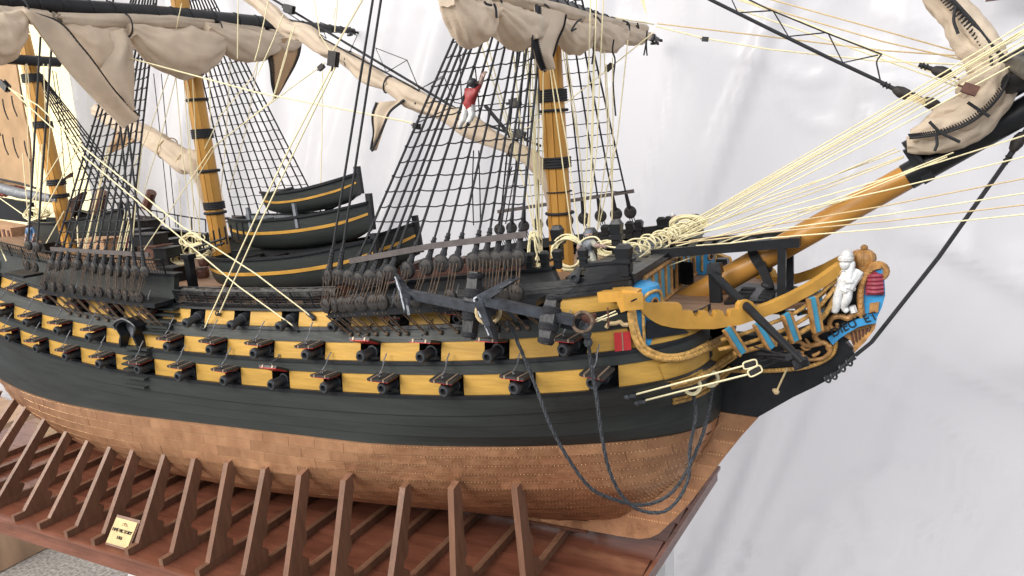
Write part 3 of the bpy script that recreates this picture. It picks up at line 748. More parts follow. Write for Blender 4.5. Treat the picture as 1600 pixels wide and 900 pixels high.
# ---------------------------------------------------------------- yards
def yard(label, c, yl, yr, r, cat='yard', bands=1.25, sl=0, rmin=.14):
    L_ = thing('yard', c, label, cat); P = []; rr = []
    for k in range(17):
        y = lerp(yl, yr, k/16); P.append((c[0], y, c[2]+sl*y)); e = abs(y)/max(abs(yl), abs(yr)); rr.append(lerp(r, rmin, e**2.2))
    mb = MB(); mb.tube(P, rr, 14); part('spar', mb, M['blackrail'], L_, True)
    y = yl+.4
    while y < yr-.3:
        e = abs(y)/max(abs(yl), abs(yr)); q = lerp(r, rmin, e**2.2)
        mb = MB(); mb.ring((c[0], y, c[2]+sl*y), (R.uniform(-.2, .2), 1, .15), q+.02, .035, 14, 5); part('robbin', mb, M['blackcord'], L_, True); y += bands*R.uniform(.7, 1.2)
    mb = MB()
    for k in range(10): mb.box((c[0]+R.uniform(-.3, .2), yr+R.uniform(-1.0, .25), c[2]+sl*yr+R.uniform(-.35, .2)), Vector((R.uniform(-.1, .1), .22, R.uniform(-.1, .1))), (.06, 0, 0), (0, 0, .08))
    part('yardarm_block', mb, M['deadeye'], L_)
    return L_
zfy = atX(838, 1, FX+1.0).z; zmy = atX(295, 20, MX+.9).z
yard('black fore yard above the forecastle with a rolled sail below it', (FX+1.0, 0, zfy), -14, atX(1027, 40, FX+1.0).y, .40)
yard('black main yard crossing the top left with heavy furled canvas', (MX+.9, 0, 22.97), -16.5, atX(553, 48, MX+.9).y, .50, bands=1.6, sl=.043)
cy = atX(40, 94, ZX+.6); yard('short black crossjack yard on the mizzen mast', (ZX+.6, 0, cy.z), -11, atX(92, 97, ZX+.6).y, .36, bands=3)

# ---------------------------------------------------------------- sails
def nz(*a): return noise.noise(a)
def bag(parent, A, B, drop, width, seed, dirw, n=44, k=48, slack=.5, power=.55, top=.0, mtl='sail'):
    """a bunt of furled canvas slung between two ties at A and B"""
    A = Vector(A); B = Vector(B); rows = []; dw = Vector(dirw).normalized()
    for i in range(n+1):
        s = i/n; e = max(.10, math.sin(math.pi*min(1, max(0, s))))**power
        c = lerp(A, B, s); d = drop*e; ww = width*(.35+.65*e); row = []
        for j in range(k):
            a = 2*math.pi*j/k; ca, sa = math.cos(a), math.sin(a)
            g_ = math.sin(math.pi*s); fold = .34*(1-g_)*(abs(math.sin(a*4+seed+s*3))-.5)+.34*(.22-abs(nz(ca*1.1+seed, sa*1.1, s*2.6)))+.22*(.2-abs(nz(ca*2.0, sa*2.0+seed, s*4.5+a*.4)))+.16*nz(ca*.9, sa*.9+seed, s*2.4)
            rr = 1+fold*(.55+.45*e)
            row.append(c+dw*(ca*ww*.5*rr)+Vector((0, 0, -d*.5+sa*d*.5*rr+top)))
        rows.append(row)
    mb = MB(); mb.grid(rows, closed=True); mb.f += [tuple(range(k)), tuple(n*k+j for j in range(k))]; mb.m += [0, 0]
    return part('furled_bunt', mb, M[mtl], parent, True, 75)
def gasket(parent, p, r, nrm, m_='blackcord', th=.045):
    mb = MB(); mb.ring(p, nrm, r, th, 18, 5); return part('gasket', mb, M[m_], parent, True)
def roll(name, parent, path, rad, seed, mtl='sail', k=36, n=9, amp=.20, squash=1.0):
    P = catmull(path, n); N = len(P); rows = []
    u = Vector((0, -1, 0))
    for i in range(N):
        t = (P[min(N-1, i+1)]-P[max(0, i-1)]).normalized(); u2 = (u-t*u.dot(t)).normalized(); w_ = t.cross(u2)
        r_ = interp(rad, i/(N-1)); row = []
        for j in range(k):
            a = 2*math.pi*j/k
            ph = 2.2*nz(i*.05, seed, 0)+i*.03; f = 2.0*amp*(abs(math.sin(a*1.5+ph+seed))-.55)+.9*amp*(abs(math.sin(a*3.5-ph*1.7+seed*2))-.6)+.30*(.2-abs(nz(math.cos(a)*1.2+seed, math.sin(a)*1.2, i*.13)))+.10*nz(math.cos(a)*2.5, math.sin(a)*2.5+seed, i*.3)
            row.append(P[i]+(u2*math.cos(a)*squash+w_*math.sin(a))*r_*(1+f))
        rows.append(row)
    mb = MB(); mb.grid(rows, closed=True); mb.f += [tuple(range(k)), tuple((N-1)*k+j for j in range(k))]; mb.m += [0, 0]
    return part(name, mb, M[mtl], parent, True, 75)
def flap(parent, left, right, seed, bulge=.35, depthdir=(1, 0, 0), n=18, k=14, mtl='sail', edge=None, name='hanging_clew', th=.07):
    """hanging canvas between two edge paths, folded along its length"""
    Lp = catmull(left, 8); Rp = catmull(right, 8); dd = Vector(depthdir).normalized()
    def pick(P, t):
        f = t*(len(P)-1); i = min(len(P)-2, int(f)); return lerp(P[i], P[i+1], f-i)
    def pt(s, q, o): 
        b = bulge*math.sin(math.pi*q)*(.6+.4*math.cos(2.2*s+seed))+.30*bulge*math.sin(q*7+seed+s*2)+.5*bulge*nz(q*2.2, s*2.5, seed)
        return lerp(pick(Lp, s), pick(Rp, s), q)+dd*(b+o)
    front = [[pt(i/n, j/k, -th) for j in range(k+1)] for i in range(n+1)]; back = [[pt(i/n, j/k, th) for j in range(k, -1, -1)] for i in range(n+1)]
    mb = MB(); mb.grid([f+b for f, b in zip(front, back)], closed=True)
    mb.f += [tuple(range(2*k+2)), tuple(n*(2*k+2)+j for j in range(2*k+2))]; mb.m += [0, 0]
    o = part(name, mb, M[mtl], parent, True, 60)
    for sd in (edge or ()):
        q = 0 if sd == 'l' else 1; P = [pt(i/60, q, 0) for i in range(61)]; m2 = MB(); m2.tube([p+dd*(1 if (CP-p).dot(dd) > 0 else -1)*.05 for p in P], .075, 5)
        for i in range(1, 60):
            p = P[i]; ins = (pt(i/60, .10 if q == 0 else .90, 0)-p); ins = ins.normalized()*min(.34, ins.length); fs_ = (1 if (CP-p).dot(dd) > 0 else -1)*(th+.05)
            m2.tube([p+dd*fs_*.5, p+ins*(1 if i % 2 else .7)+dd*fs_], .026, 4, cap=False)
        part('bolt_rope', m2, M['blackcord'], o, True)
    return o
# main course
SX = MX+1.0
def mX(px, py, dx=0): return atX(px, py, SX+dx)
ms = thing('furled_sail', (SX, 0, zmy), 'beige furled main course hanging in heavy folds under the upper left yard', 'sail', 'furled sails')
roll('canvas_roll', ms, [mX(px, py, .1) for px, py in ((-30, 18), (60, 27), (130, 33), (230, 32), (330, 38), (420, 52), (470, 55))], [(0, .35), (.5, .42), (1, .25)], 2.1, amp=.06)
bag(ms, mX(197, 38, .35), mX(352, 48, .35), 2.9, 1.9, 3.3, (1, .1, 0))
bag(ms, mX(318, 36, .4), mX(442, 52, .4), 2.2, 1.7, 8.1, (1, .1, 0))
bag(ms, mX(-60, 12, .4), mX(36, 12, .4), 2.6, 1.6, 5.1, (1, .1, 0))
bag(ms, mX(95, 38, .1), mX(190, 42, .1), 2.6, 1.4, 12.4, (1, .1, 0))
flap(ms, [mX(30, 14, .8), (mX(62, 55, .9)), mX(105, 110, 1.0), mX(150, 158, 1.0), mX(192, 201, .9)], [mX(52, 22, .9), mX(95, 38, 1.1), mX(130, 78, 1.2), mX(175, 138, 1.1), mX(222, 181, .9)], 1.2, .55, edge='r', name='hanging_clew')
flap(ms, [mX(172, 50, .7), mX(176, 75, .8), mX(160, 108, .7), mX(172, 150, .6), (mX(196, 176, .5))], [mX(190, 44, .7), mX(206, 66, .8), mX(209, 100, .8), mX(209, 140, .6), mX(208, 168, .5)], 4.0, .45, name='hanging_fold')
flap(ms, [mX(418, 62, .6), mX(419, 90, .6), mX(421, 122, .6), mX(426, 152, .6)], [mX(468, 60, .6), mX(461, 92, .6), mX(445, 125, .6), mX(428, 154, .6)], 6.0, .4, edge='lr', name='hanging_clew', mtl='sailwarm')
bag(ms, mX(420, 56, .7), mX(470, 60, .7), 1.1, .9, 2.2, (1, .1, 0))
for px, py in ((197, 40), (338, 46), (440, 55), (36, 20)): gasket(ms, mX(px, py, .3), .62, (.1, 1, .0))
# fore course
SFX = FX+1.35
def fX(px, py, dx=0): return atX(px, py, SFX+dx)
fs = thing('furled_sail', (SFX, 0, zfy), 'beige furled fore course bunched under the yard over the foremast', 'sail', 'furled sails')
roll('canvas_roll', fs, [fX(px, py, 0) for px, py in ((690, -22), (770, -6), (860, 14), (940, 34), (1008, 46))], [(0, .4), (1, .26)], 6.1, amp=.05)
bag(fs, fX(697, -14, .2), fX(768, 2, .2), 1.75, 1.3, 1.7, (1, .1, 0))
bag(fs, fX(766, 4, .3), fX(846, 22, .3), 1.55, 1.5, 4.4, (1, .1, 0), power=.45)
bag(fs, fX(866, 26, .3), fX(928, 40, .3), 1.50, 1.2, 9.3, (1, .1, 0), power=.45)
bag(fs, fX(914, 28, .3), fX(974, 42, .3), 1.55, 1.2, 2.6, (1, .1, 0), power=.45)
bag(fs, fX(958, 36, .2), fX(1012, 50, .2), .95, .9, 7.7, (1, .1, 0), power=.4)
flap(fs, [fX(836, 8, .7), fX(835, 42, .8), fX(838, 78, .8), fX(849, 109, .7)], [fX(884, 24, .8), fX(876, 52, .9), fX(866, 82, .9), fX(851, 111, .7)], 3.0, .35, edge='lr')
for px, py in ((768, 6), (846, 24), (926, 40), (972, 46)): gasket(fs, fX(px, py, .2), .45, (.1, 1, 0))
def dangle(parent, P, r=.045, m_='blackcord'):
    mb = MB(); mb.tube(catmull(P, 5), r, 5); return part('reef_line', mb, M[m_], parent, True)
for P in ([(772, 6), (775, 14), (776, 28)], [(768, 8), (760, 6), (757, 3)], [(900, 45), (893, 48), (900, 36), (908, 30)], [(959, 62), (957, 80), (961, 95), (958, 130), (962, 181)], [(1011, 48), (1009, 70), (1006, 86)], [(1011, 48), (1010, 72), (1011, 87)], [(930, 45), (928, 75), (925, 100)], [(980, 34), (984, 40), (979, 38)], [(996, 36), (998, 44), (994, 40)], [(832, 55), (832, 80), (834, 90)]):
    dangle(fs, [fX(px, py, .95) for px, py in P])
# staysail rolled along the main stay, and the mizzen staysail behind the main mast
ss = thing('furled_staysail', atY(640, 145, 0), 'long beige rolled staysail slung on the black stay between the two masts', 'sail', 'furled sails')
sp = [(388, -12), (425, 22), (452, 45), (480, 55), (508, 78), (545, 92), (580, 118), (622, 140), (660, 160), (712, 185), (760, 212), (812, 236), (840, 258), (858, 288), (866, 325), (872, 345)]
roll('canvas_roll', ss, [atY(px, py, -.15) for px, py in sp], [(0, .50), (.10, .42), (.2, .52), (.30, .34), (.38, .56), (.44, .36), (.5, .60), (.57, .38), (.63, .54), (.7, .36), (.8, .42), (.9, .36), (1, .28)], 1.0, amp=.13, n=8)
for px, py, r_ in ((476, 54, .46), (545, 92, .42), (606, 132, .46), (655, 158, .42), (720, 190, .42), (800, 232, .42)):
    gasket(ss, atY(px, py, -.15), r_, (.86, .1, -.35))
flap(ss, [atY(588, 160, -.9), atY(583, 185, -.9), atY(584, 212, -.9), atY(582, 234, -.9)], [atY(632, 156, -.7), atY(612, 172, -.9), atY(602, 195, -.9), atY(584, 236, -.9)], 2.0, .3, edge='lr', depthdir=(0, 1, 0), mtl='sail')
def stay(name, pts, r, m_='blackcord', parent=None): 
    mb = MB(); mb.tube(pts, r, 6, cap=True); return part(name, mb, M[m_], parent or ship, True)
s0, s1 = atY(425, -2, .0), atY(741, 187, 0)
stay('stay', [s0+(s0-s1)*.5, s0, s1, atY(845, 228, 0)], .07)
Z = [(446, 18), (510, 60), (500, 35), (558, 55), (545, 85), (604, 113), (587, 75), (636, 94), (604, 113), (636, 94), (655, 140), (693, 118), (655, 140), (694, 120), (710, 160), (740, 165)]
stay('stay_lacing', [atY(px, py, -.1) for px, py in Z], .03)
stay('stay', [atY(500, 58, -.6), atY(600, 112, -.8), atY(655, 142, -.5)], .05)
stay('stay', [atY(758, 165, 0), atY(800, 215, 0), atY(832, 250, 0)], .10)
mzs = thing('furled_staysail', atY(255, 240, 0), 'small rolled staysail behind the mainmast running up to the left', 'sail', 'furled sails')
roll('canvas_roll', mzs, [atY(px, py, .5) for px, py in ((150, 172), (190, 195), (230, 212), (262, 232), (290, 252), (310, 262), (322, 300), (330, 345))], [(0, .4), (.2, .55), (.5, .75), (.7, .8), (.8, .5), (1, .3)], 3.0, amp=.14)
flap(mzs, [atY(168, 238, .3), atY(178, 215, .3), atY(185, 198, .3)], [atY(170, 240, .3), atY(205, 224, .3), atY(226, 206, .3)], 2.0, .3, depthdir=(0, 1, 0), mtl='sailwarm')
for px, py, r_ in ((262, 232, .8), (290, 252, .75)): gasket(mzs, atY(px, py, .5), r_, (.8, 0, -.5), 'tancord')
# spanker with reef points, its boom
sk = thing('gaff_sail', atY(30, 200, -.3), 'flat tan spanker sail with reef points hanging above the boom at far left', 'sail')
flap(sk, [atY(-60, 40, 0), atY(-60, 160, 0), atY(-60, 283, 0)], [atY(22, 94, 0), atY(40, 190, 0), atY(55, 292, 0)], 1.0, .5, depthdir=(0, 1, 0), mtl='sailwarm', name='canvas')
for px, py in ((4, 155), (18, 150), (32, 135), (4, 210), (20, 215), (38, 220), (-8, 180)):
    dangle(sk, [atY(px, py, -.7), atY(px+1, py+8, -.8), atY(px+4, py+20, -.8), atY(px+9, py+32, -.8)], .05)
stay('bolt_rope', [atY(-60, 287, -.4), atY(0, 280, -.4), atY(30, 286, -.4), atY(56, 294, -.4)], .09, 'blackcord', sk)
mb = MB(); mb.tube([atY(-40, 282, -.3), atY(30, 302, -.3), atY(92, 312, -.3)], [.42, .42, .3], 10); o = part('boom', mb, M['grey'], sk, True)
# sails on the bowsprit
sq = thing('furled_sail', atY(1500, 190, 0), 'beige furled fore staysail heaped on the black end of the bowsprit', 'sail', 'furled sails')
for k, (P, y, rr_, sd) in enumerate((
    (((1417, 226), (1445, 222), (1480, 214), (1515, 198), (1545, 172), (1566, 140), (1580, 108)), -.75, .58, 5.0),
    (((1424, 212), (1450, 204), (1482, 196), (1512, 184), (1538, 160), (1556, 130), (1570, 100)), -1.05, .50, 1.3),
    (((1440, 205), (1462, 190), (1490, 182), (1515, 168), (1534, 145), (1548, 116), (1560, 94)), -.55, .48, 7.7),
    (((1456, 190), (1470, 176), (1492, 168), (1512, 156), (1524, 138), (1536, 120)), -.85, .36, 3.1),
    (((1500, 150), (1512, 136), (1530, 128), (1548, 118), (1572, 112)), -1.0, .42, 9.2))):
    roll('canvas_heap', sq, [atY(px, py, y) for px, py in P], [(0, rr_*.5), (.2, rr_*.86), (.5, rr_*.98), (.8, rr_*.86), (1, rr_*.5)], sd, amp=.09)
edge = catmull([atY(px, py, -1.62) for px, py in ((1421, 216), (1440, 214), (1470, 209), (1505, 197), (1535, 178), (1560, 152), (1578, 120))], 16)
mb = MB(); mb.tube(edge, .055, 6)
for i in range(1, len(edge)-1, 1): mb.tube([edge[i], edge[i]+Vector((-.10+.20*(i % 2), -.03, .17))], .022, 4)
part('bolt_rope', mb, M['blackcord'], sq, True)
for P in ([(1452, 190), (1470, 207), (1500, 222)], [(1512, 160), (1530, 172), (1546, 182)], [(1462, 210), (1464, 225), (1460, 236)]): dangle(sq, [atY(px, py, -1.85) for px, py in P], .06)
jb = thing('furled_jib', atY(1510, 50, 0), 'beige rolled jib running up out of frame above the bowsprit end', 'sail', 'furled sails')
roll('canvas_roll', jb, [atY(px, py, -.2) for px, py in ((1436, -40), (1466, 0), (1492, 28), (1512, 62), (1530, 92), (1540, 122))], [(0, .38), (.4, .48), (.7, .58), (1, .45)], 2.0, amp=.07)
roll('canvas_roll', jb, [atY(px, py, -.5) for px, py in ((1450, -44), (1482, -4), (1512, 30), (1538, 66), (1560, 100))], [(0, .32), (.4, .40), (.7, .46), (1, .40)], 6.0, amp=.07)
je = catmull([atY(px, py, -.9) for px, py in ((1468, -20), (1490, 2), (1520, 35), (1548, 70), (1576, 96))], 14); mb = MB(); mb.tube(je, .08, 6)
for i in range(1, len(je)-1): mb.tube([je[i], je[i]+Vector((-.12-.12*(i % 2), -.03, -.16))], .03, 4)
part('bolt_rope', mb, M['blackcord'], jb, True)
for P in ([(1493, 10), (1490, 32), (1497, 53)], [(1548, 88), (1549, 102), (1546, 110)]): dangle(jb, [atY(px, py, -1.15) for px, py in P], .06)
sy = thing('yard', atY(1600, 130, -1), 'black spritsail yard crossing the bowsprit at the right edge', 'yard')
mb = MB(); a = atY(1582, 96, -.6); mb.tube([a, a+(atY(1640, 120, -8)-a)], [.3, .42], 12); mb.tube([atY(1576, 130, -1), atY(1640, 112, -2.5)], .42, 12); part('spar', mb, M['blackrail'], sy, True)
mb = MB(); mb.lathe(atY(1580, 98, -.9), bdir, [(-.5, .16), (0, .3), (.8, .34), (2.0, .3)], 12); part('yard_cap', mb, M['blackrail'], sy, True)
# ---------------------------------------------------------------- ship's boats
def boat(label, a, b, y, bm, dp, hs=1.0, z_off=0, thw=5, cover=False, rise=.5, stem=.55, group='boats stacked amidships', stripe=True):
    """a, b: gunwale pixels of stern and stem on the plane y"""
    A = atY(*a, y-bm/2*.0); B = atY(*b, y); L_ = B-A; ln = L_.length; d = L_.normalized(); up = Vector((0, 0, 1)); up = (up-d*up.dot(d)).normalized(); sd = Vector((0, 1, 0))
    t = thing('ship_boat', lerp(A, B, .5)-up*dp, label, 'boat', group)
    def sec(s, q, off=0):           # s along, q in [-1,1] round the section
        e = (1-max(0, (s-.55)/.45)**2.2)*(1-.45*max(0, (.25-s)/.25)**2)
        hw_ = bm/2*max(.02, e)+off; dep = dp*(1-.25*max(0, (s-.8)/.2)**2-.15*max(0, (.2-s)/.2))
        shr = rise*(2*s-1)**2*.9-.0*s
        a_ = q*math.pi/2; yy = math.copysign(abs(math.sin(a_))**.62, q)*hw_; zz = -(abs(math.cos(a_))**.72)*(dep+off)
        return A+d*(ln*s)+sd*yy+up*(shr+zz*1.0-dp*.0)
    mb = MB(); mb.grid([[sec(i/28, -1+2*j/16) for j in range(17)] for i in range(29)]); mb.f.append(tuple(j for j in range(17))); mb.m.append(0)
    part('hull', mb, M['black'], t, True, 60)
    mb = MB(); mb.grid([[sec(i/28, -1+2*j/16, -.14)+up*.02 for j in range(17)] for i in range(28)]); part('lining', mb, M['grey'] if cover else M['blackrail'], t, True)
    for q in (-1, 1):
        mb = MB(); P = [sec(i/28, q, .05)+up*.05 for i in range(29)]; rows = [[p+sd*q*.10-up*.07, p+sd*q*.10+up*.07, p-sd*q*.12+up*.07, p-sd*q*.12-up*.07] for p in P]; mb.grid(rows, closed=True); part('gunwale', mb, M['blackrail'], t)
        mb = MB(); rows = []
        for i in range(29): p0, p1 = sec(i/28, q*.85, .035), sec(i/28, q*.795, .035); rows.append([p0, p1, sec(i/28, q*.795, -.02), sec(i/28, q*.85, -.02)])
        mb.grid(rows, closed=True)
        if stripe: part('stripe', mb, M['ochre'], t)
    mb = MB(); mb.beam(sec(.997, -.05)+up*(-.1), sec(1, 1)+up*stem+d*.06, .26, .34, up=d); mb.beam(sec(.985, 0), sec(.6, 0)-up*.06, .2, .2); part('stem', mb, M['blackrail'], t)
    for k in range(thw):
        s = .16+.66*k/max(1, thw-1); p = sec(s, 1); q_ = sec(s, -1); mb = MB(); c = (p+q_)/2-up*(.16); mb.box(c, d*.16, (q_-p)*.47, up*.05); part('thwart', mb, M['deadeye'], t)
    return t, sec, up, d
t1, s1_, u1, d1 = boat('largest black launch with ochre stripe resting lowest on the near side', (346, 406), (585, 385), -2.7, 3.5, 2.1, rise=.35, stem=.4)
mb = MB(); a = s1_(.02, -.9); b = s1_(.4, -.9); 
for k in range(4): mb.tube([s1_(.05, -.6+.4*k)+u1*.25, s1_(.92, -.5+.33*k)+u1*.12], .08, 5)
part('oar', mb, M['deadeye'], t1)
boat('black launch on the far side, its stem showing right of the near launch', (440, 398), (651, 360), 2.2, 3.3, 2.2, rise=.45, stem=.5)
t3, s3_, u3, d3 = boat('middle black cutter with ochre stripe resting across the two launches', (372, 348), (578, 327), -.6, 3.0, 1.9, rise=.40, stem=.55, cover=True)
t4, s4_, u4, d4 = boat('smallest black gig with ochre stripe on top of the boat stack', (421, 308), (560, 281), -.4, 2.2, 1.35, rise=.35, stem=.45)
mb = MB(); mb.tube([atY(425, 301, -.6), atY(457, 294, -.6)], .10, 6); part('tiller', mb, M['blackrail'], t4)
for s in (.25, .60):
    mb = MB(); p = s3_(s, -.9); mb.beam(p-u3*.1, p+u3*1.35, .16, .2); part('boat_chock', mb, M['grey'], t3)
# boat on the far quarter behind the mizzen shrouds
boat('dark quarter boat beyond the mizzen shrouds', (62, 352), (190, 337), 1.0, 2.6, 2.0, group='boats on the quarterdeck', stripe=False)

# ---------------------------------------------------------------- anchors
def anchor(label, crown, stk, ring_p, arms, stock_a, stock_b, yA, ring_show=True):
    t = thing('anchor', crown, label, 'anchor', 'anchors lashed to the bow')
    mb = MB(); d = (ring_p-crown).normalized(); up = Vector((0, -1, 0))
    L_ = (ring_p-crown).length
    for w0, w1, n in ((.40, .34, 1),):
        vs = []; 
        mb.beam(crown, lerp(crown, ring_p, .98), .36, .36, up=up)
    part('shank', mb, M['anchor'], t)
    for tip, mid in arms:
        mb = MB(); P = [lerp(crown, tip, k/12) for k in range(13)]; n = len(P)
        for i in range(n-1):
            w_ = lerp(.40, .20, i/(n-1)); mb.beam(P[i], P[i+1]+(P[i+1]-P[i])*.15, w_, w_, up=(0, -1, 0))
        ar = part('arm', mb, M['anchor'], t)
        dv = (P[-1]-P[-4]).normalized(); sdv = dv.cross(Vector((0, -1, 0))).normalized()
        inward = (ring_p-crown).normalized(); nv = dv.cross(inward).normalized()
        f0 = P[-5]; tipp = P[-1]+dv*.25
        mb = MB(); mb.prism([tipp, lerp(tipp, f0, .35)+nv*.30, f0+nv*.34, f0-nv*.34, lerp(tipp, f0, .35)-nv*.30], inward*.14); part('fluke', mb, M['anchor'], ar)
        eb = MB(); eb.beam(P[0]-inward*.22, P[n//2]-inward*.19, .30, .06, up=inward); eb.beam(P[n//2]-inward*.18, P[-1]-inward*.13, .22, .05, up=inward); part('worn_edge', eb, M['anchoredge'], ar)
    mb = MB(); c = (stock_a+stock_b)/2; ax = (stock_b-stock_a)/2; e1 = Vector((1, 0, 0)); e1 = (e1-ax.normalized()*e1.dot(ax.normalized())).normalized(); e2 = ax.normalized().cross(e1)
    for sgn in (-1, 1):
        rows = []
        for q in (0, .35, 1.0):
            w_ = lerp(.30, .20, q); p = c+ax*q*sgn; rows.append([p+e1*w_+e2*w_, p-e1*w_+e2*w_, p-e1*w_-e2*w_, p+e1*w_-e2*w_])
        mb.grid(rows, closed=True); mb.f.append(tuple(len(mb.v)-4+k for k in range(4))); mb.m.append(0)
    st = part('stock', mb, M['stock'], t)
    for q in (-.88, -.42, -.30, .25, .36, .86):
        w_ = lerp(.30, .20, abs(q))*1.25; mb = MB()
        for k in range(3): mb.ring(c+ax*(q+.035*k-.03), ax, w_*1.02, .065, 16, 5)
        part('hoop', mb, M['blackcord'], st, True)
    if ring_show:
        mb = MB(); mb.ring(ring_p+d*.25, (.2, -1, .4), .38, .07, 18, 6); part('ring', mb, M['lanyard'], t, True)
    return t
yA = -9.3
# after anchor
anchor('after black anchor whose white tipped fluke shows at the left end of its shank', atY(632, 458, yA+.2), None, atY(775, 487, yA-.1), [(atY(636, 487, yA-1.1), atY(623, 474, yA-.5)), (atY(622, 436, yA+.9), atY(622, 446, yA+.5))], atY(743, 425, -8.6), atY(733, 530, -9.4), yA, False)
# forward anchor
anchor('forward black anchor with bright worn crown between the two stocks', atY(750, 468, -10.0), None, atY(900, 501, -9.3), [(atY(800, 438, -9.6), atY(771, 450, -10.0)), (atY(770, 524, -9.9), atY(753, 503, -10.1))], atY(866, 462, -9.1), atY(852, 538, -9.9), yA)
mb = MB(); mb.tube([atY(744, 477, -9.7), atY(760, 470, -9.6), atY(790, 483, -9.4), atY(806, 500, -8.6)], .09, 6); part('anchor_lashing', mb, M['cable'], ship, True)
mb = MB(); mb.ring(atY(763, 487, -9.3), (.5, -1, .2), .48, .08, 18, 6); part('ring', mb, M['tancord'], ship, True)
mb = MB(); mb.beam(atY(878, 500, -8.8), atY(905, 506, -8.6), .5, .5); part('anchor_bracket', mb, M['blackrail'], ship)

# ---------------------------------------------------------------- cathead and fittings on the bow
BX = -3.40
mb = MB(); a = atY(937, 461, -7.2); b = atY(985, 460, -7.9)
mb.beam(atY(940, 463, -7.15), atY(978, 461, -7.5), .5, .42); part('cathead_knee', mb, M['ochre'], ship)
mb = MB(); mb.beam(atY(972, 460, -6.6), atY(990, 472, -8.2), .75, .62); mb.beam(atY(978, 461, -7.9), atY(986, 482, -7.9), .7, .5, up=(0, -1, 0)); mb.beam(atY(975, 455, -7.6), atY(999, 458, -7.6), .6, .25); ca = part('cathead', mb, M['ochre'], ship)
mb = MB()
for k in range(3): mb.beam(atY(986+2*k, 471-k, -8.4), atY(991+2*k, 469-k, -8.4), .06, .06)
part('sheave', mb, M['dark'], ca)
# beakhead bulkhead: back wall, blue panels, gold framing
zt, zb_ = 8.0, 6.25
mb = MB(); mb.abox(BX-.30, BX-.02, -6.45, 6.45, 5.9, 8.1); bh = part('beakhead_bulkhead', mb, M['dark'], ship)
mb = MB(); mb.abox(BX-.5, BX+.12, -6.3, 6.3, 8.10, 8.34); mb.abox(BX-.4, BX+.05, -6.25, 6.25, 7.92, 8.1); part('bulkhead_rail', mb, M['blackrail'], bh)
mb = MB(); mb.prism([(BX-.3, -6.0, 7.92), (BX-.3, 6.0, 7.92), (-6.4, 6.2, 8.0), (-6.4, -6.2, 8.0)], (0, 0, .12)); part('forecastle_flat', mb, M['blackrail'], ship, label='black planked flat behind the beakhead')
for k in range(11):
    y = -5.9+1.15*k; mb = MB(); mb.abox(-6.3, BX-.25, y, y+.95, 8.10, 8.17); part('flat_plank', mb, M['blackrail'], ship)
cols = [-4.3, -3.2, -2.15, -1.15, -.2, .8, 1.8, 2.75, 3.7, 4.4]
for i, y in enumerate(cols):
    if i in (5,):
        mb = MB(); mb.abox(BX-.02, BX+.06, y-.36, y+.36, 6.3, 7.6); part('doorway', mb, M['dark'], bh)
        mb = MB(); mb.prism([(BX, y+.34, 6.35), (BX+.75, y+.10, 6.35), (BX+.75, y+.10, 7.5), (BX, y+.34, 7.5)], (0, .08, 0)); part('door', mb, M['blackrail'], bh); continue
    m_ = 'teal' if i not in (8,) else 'blue'
    lo, hi = (6.3, 7.85) if i % 4 != 0 else (7.35, 7.85)
    mb = MB(); mb.abox(BX-.02, BX+.05, y-.36, y+.36, lo, hi); part('panel', mb, M[m_], bh)
    if i % 4 == 0: mb = MB(); mb.abox(BX-.02, BX+.04, y-.36, y+.36, 6.3, 7.2); part('doorway', mb, M['dark'], bh)
mb = MB()
for i in range(len(cols)+1):
    y = (cols[i]+cols[i-1])/2 if 0 < i < len(cols) else (cols[0]-.55 if i == 0 else cols[-1]+.5); mb.tube([(BX+.06, y, 6.25), (BX+.06, y, 7.9)], .10, 6)
mb.tube([(BX+.08, -5, 7.9), (BX+.08, 5, 7.9)], .11, 6); mb.tube([(BX+.08, -5, 6.28), (BX+.08, 5, 6.28)], .11, 6)
part('panel_frame', mb, M['gold'], bh, True)
def roundhouse(y, m2, zlo):
    mb = MB(); mb.lathe((BX+.05, y, zlo), (0, 0, 1), [(0, .85), (7.55-zlo, .85), (7.75-zlo, .78), (7.85-zlo, .5), (7.87-zlo, .05)], 20); o = part('roundhouse', mb, M['blue'], bh, True, label='blue rounded corner cabin of the beakhead')
    mb = MB(); rows = []
    for da in (-.62, .62, 1.5):
        P = []
        for q in range(11):
            t = q/10; an = -.55+da; P.append((BX+.05+.89*math.cos(an), y+.89*math.sin(an), lerp(zlo+.2, 7.2, t)))
        mb.tube(P, .07, 6)
    for c0 in (0,):
        P = []
        for q in range(13):
            a = math.pi*q/12; an = -.55+.62*math.cos(a); P.append((BX+.05+.89*math.cos(an), y+.89*math.sin(an), 7.15+.45*math.sin(a)))
        mb.tube(P, .07, 6)
    part('arch_trim', mb, M['rope_gold'], o, True)
    an = -.55; c = Vector((BX+.05+.88*math.cos(an), y+.88*math.sin(an), 7.12)); nv = Vector((math.cos(an), math.sin(an), 0))
    mb = MB(); mb.ring(c, nv, .17, .05, 14, 5); part('port_rim', mb, M['gold'], o, True)
    mb = MB(); mb.lathe(c-nv*.02, nv, [(0, .16), (.05, .16)], 12); part('porthole', mb, M['dark'], o)
roundhouse(-5.55, 'blue', 5.2); roundhouse(5.2, 'blue', 6.2)
mb = MB(); mb.prism([(-6, -6.2, 6.05), (BX, -6.2, 6.05), (-1.6, -5.2, 6.05), (.5, -3.3, 6.05), (3, -1.3, 6.05), (3, 1.3, 6.05), (.5, 3.3, 6.05), (-1.6, 5.2, 6.05), (BX, 6.2, 6.05), (-6, 6.2, 6.05)], (0, 0, .12)); part('beak_deck', mb, M['deck'], ship)
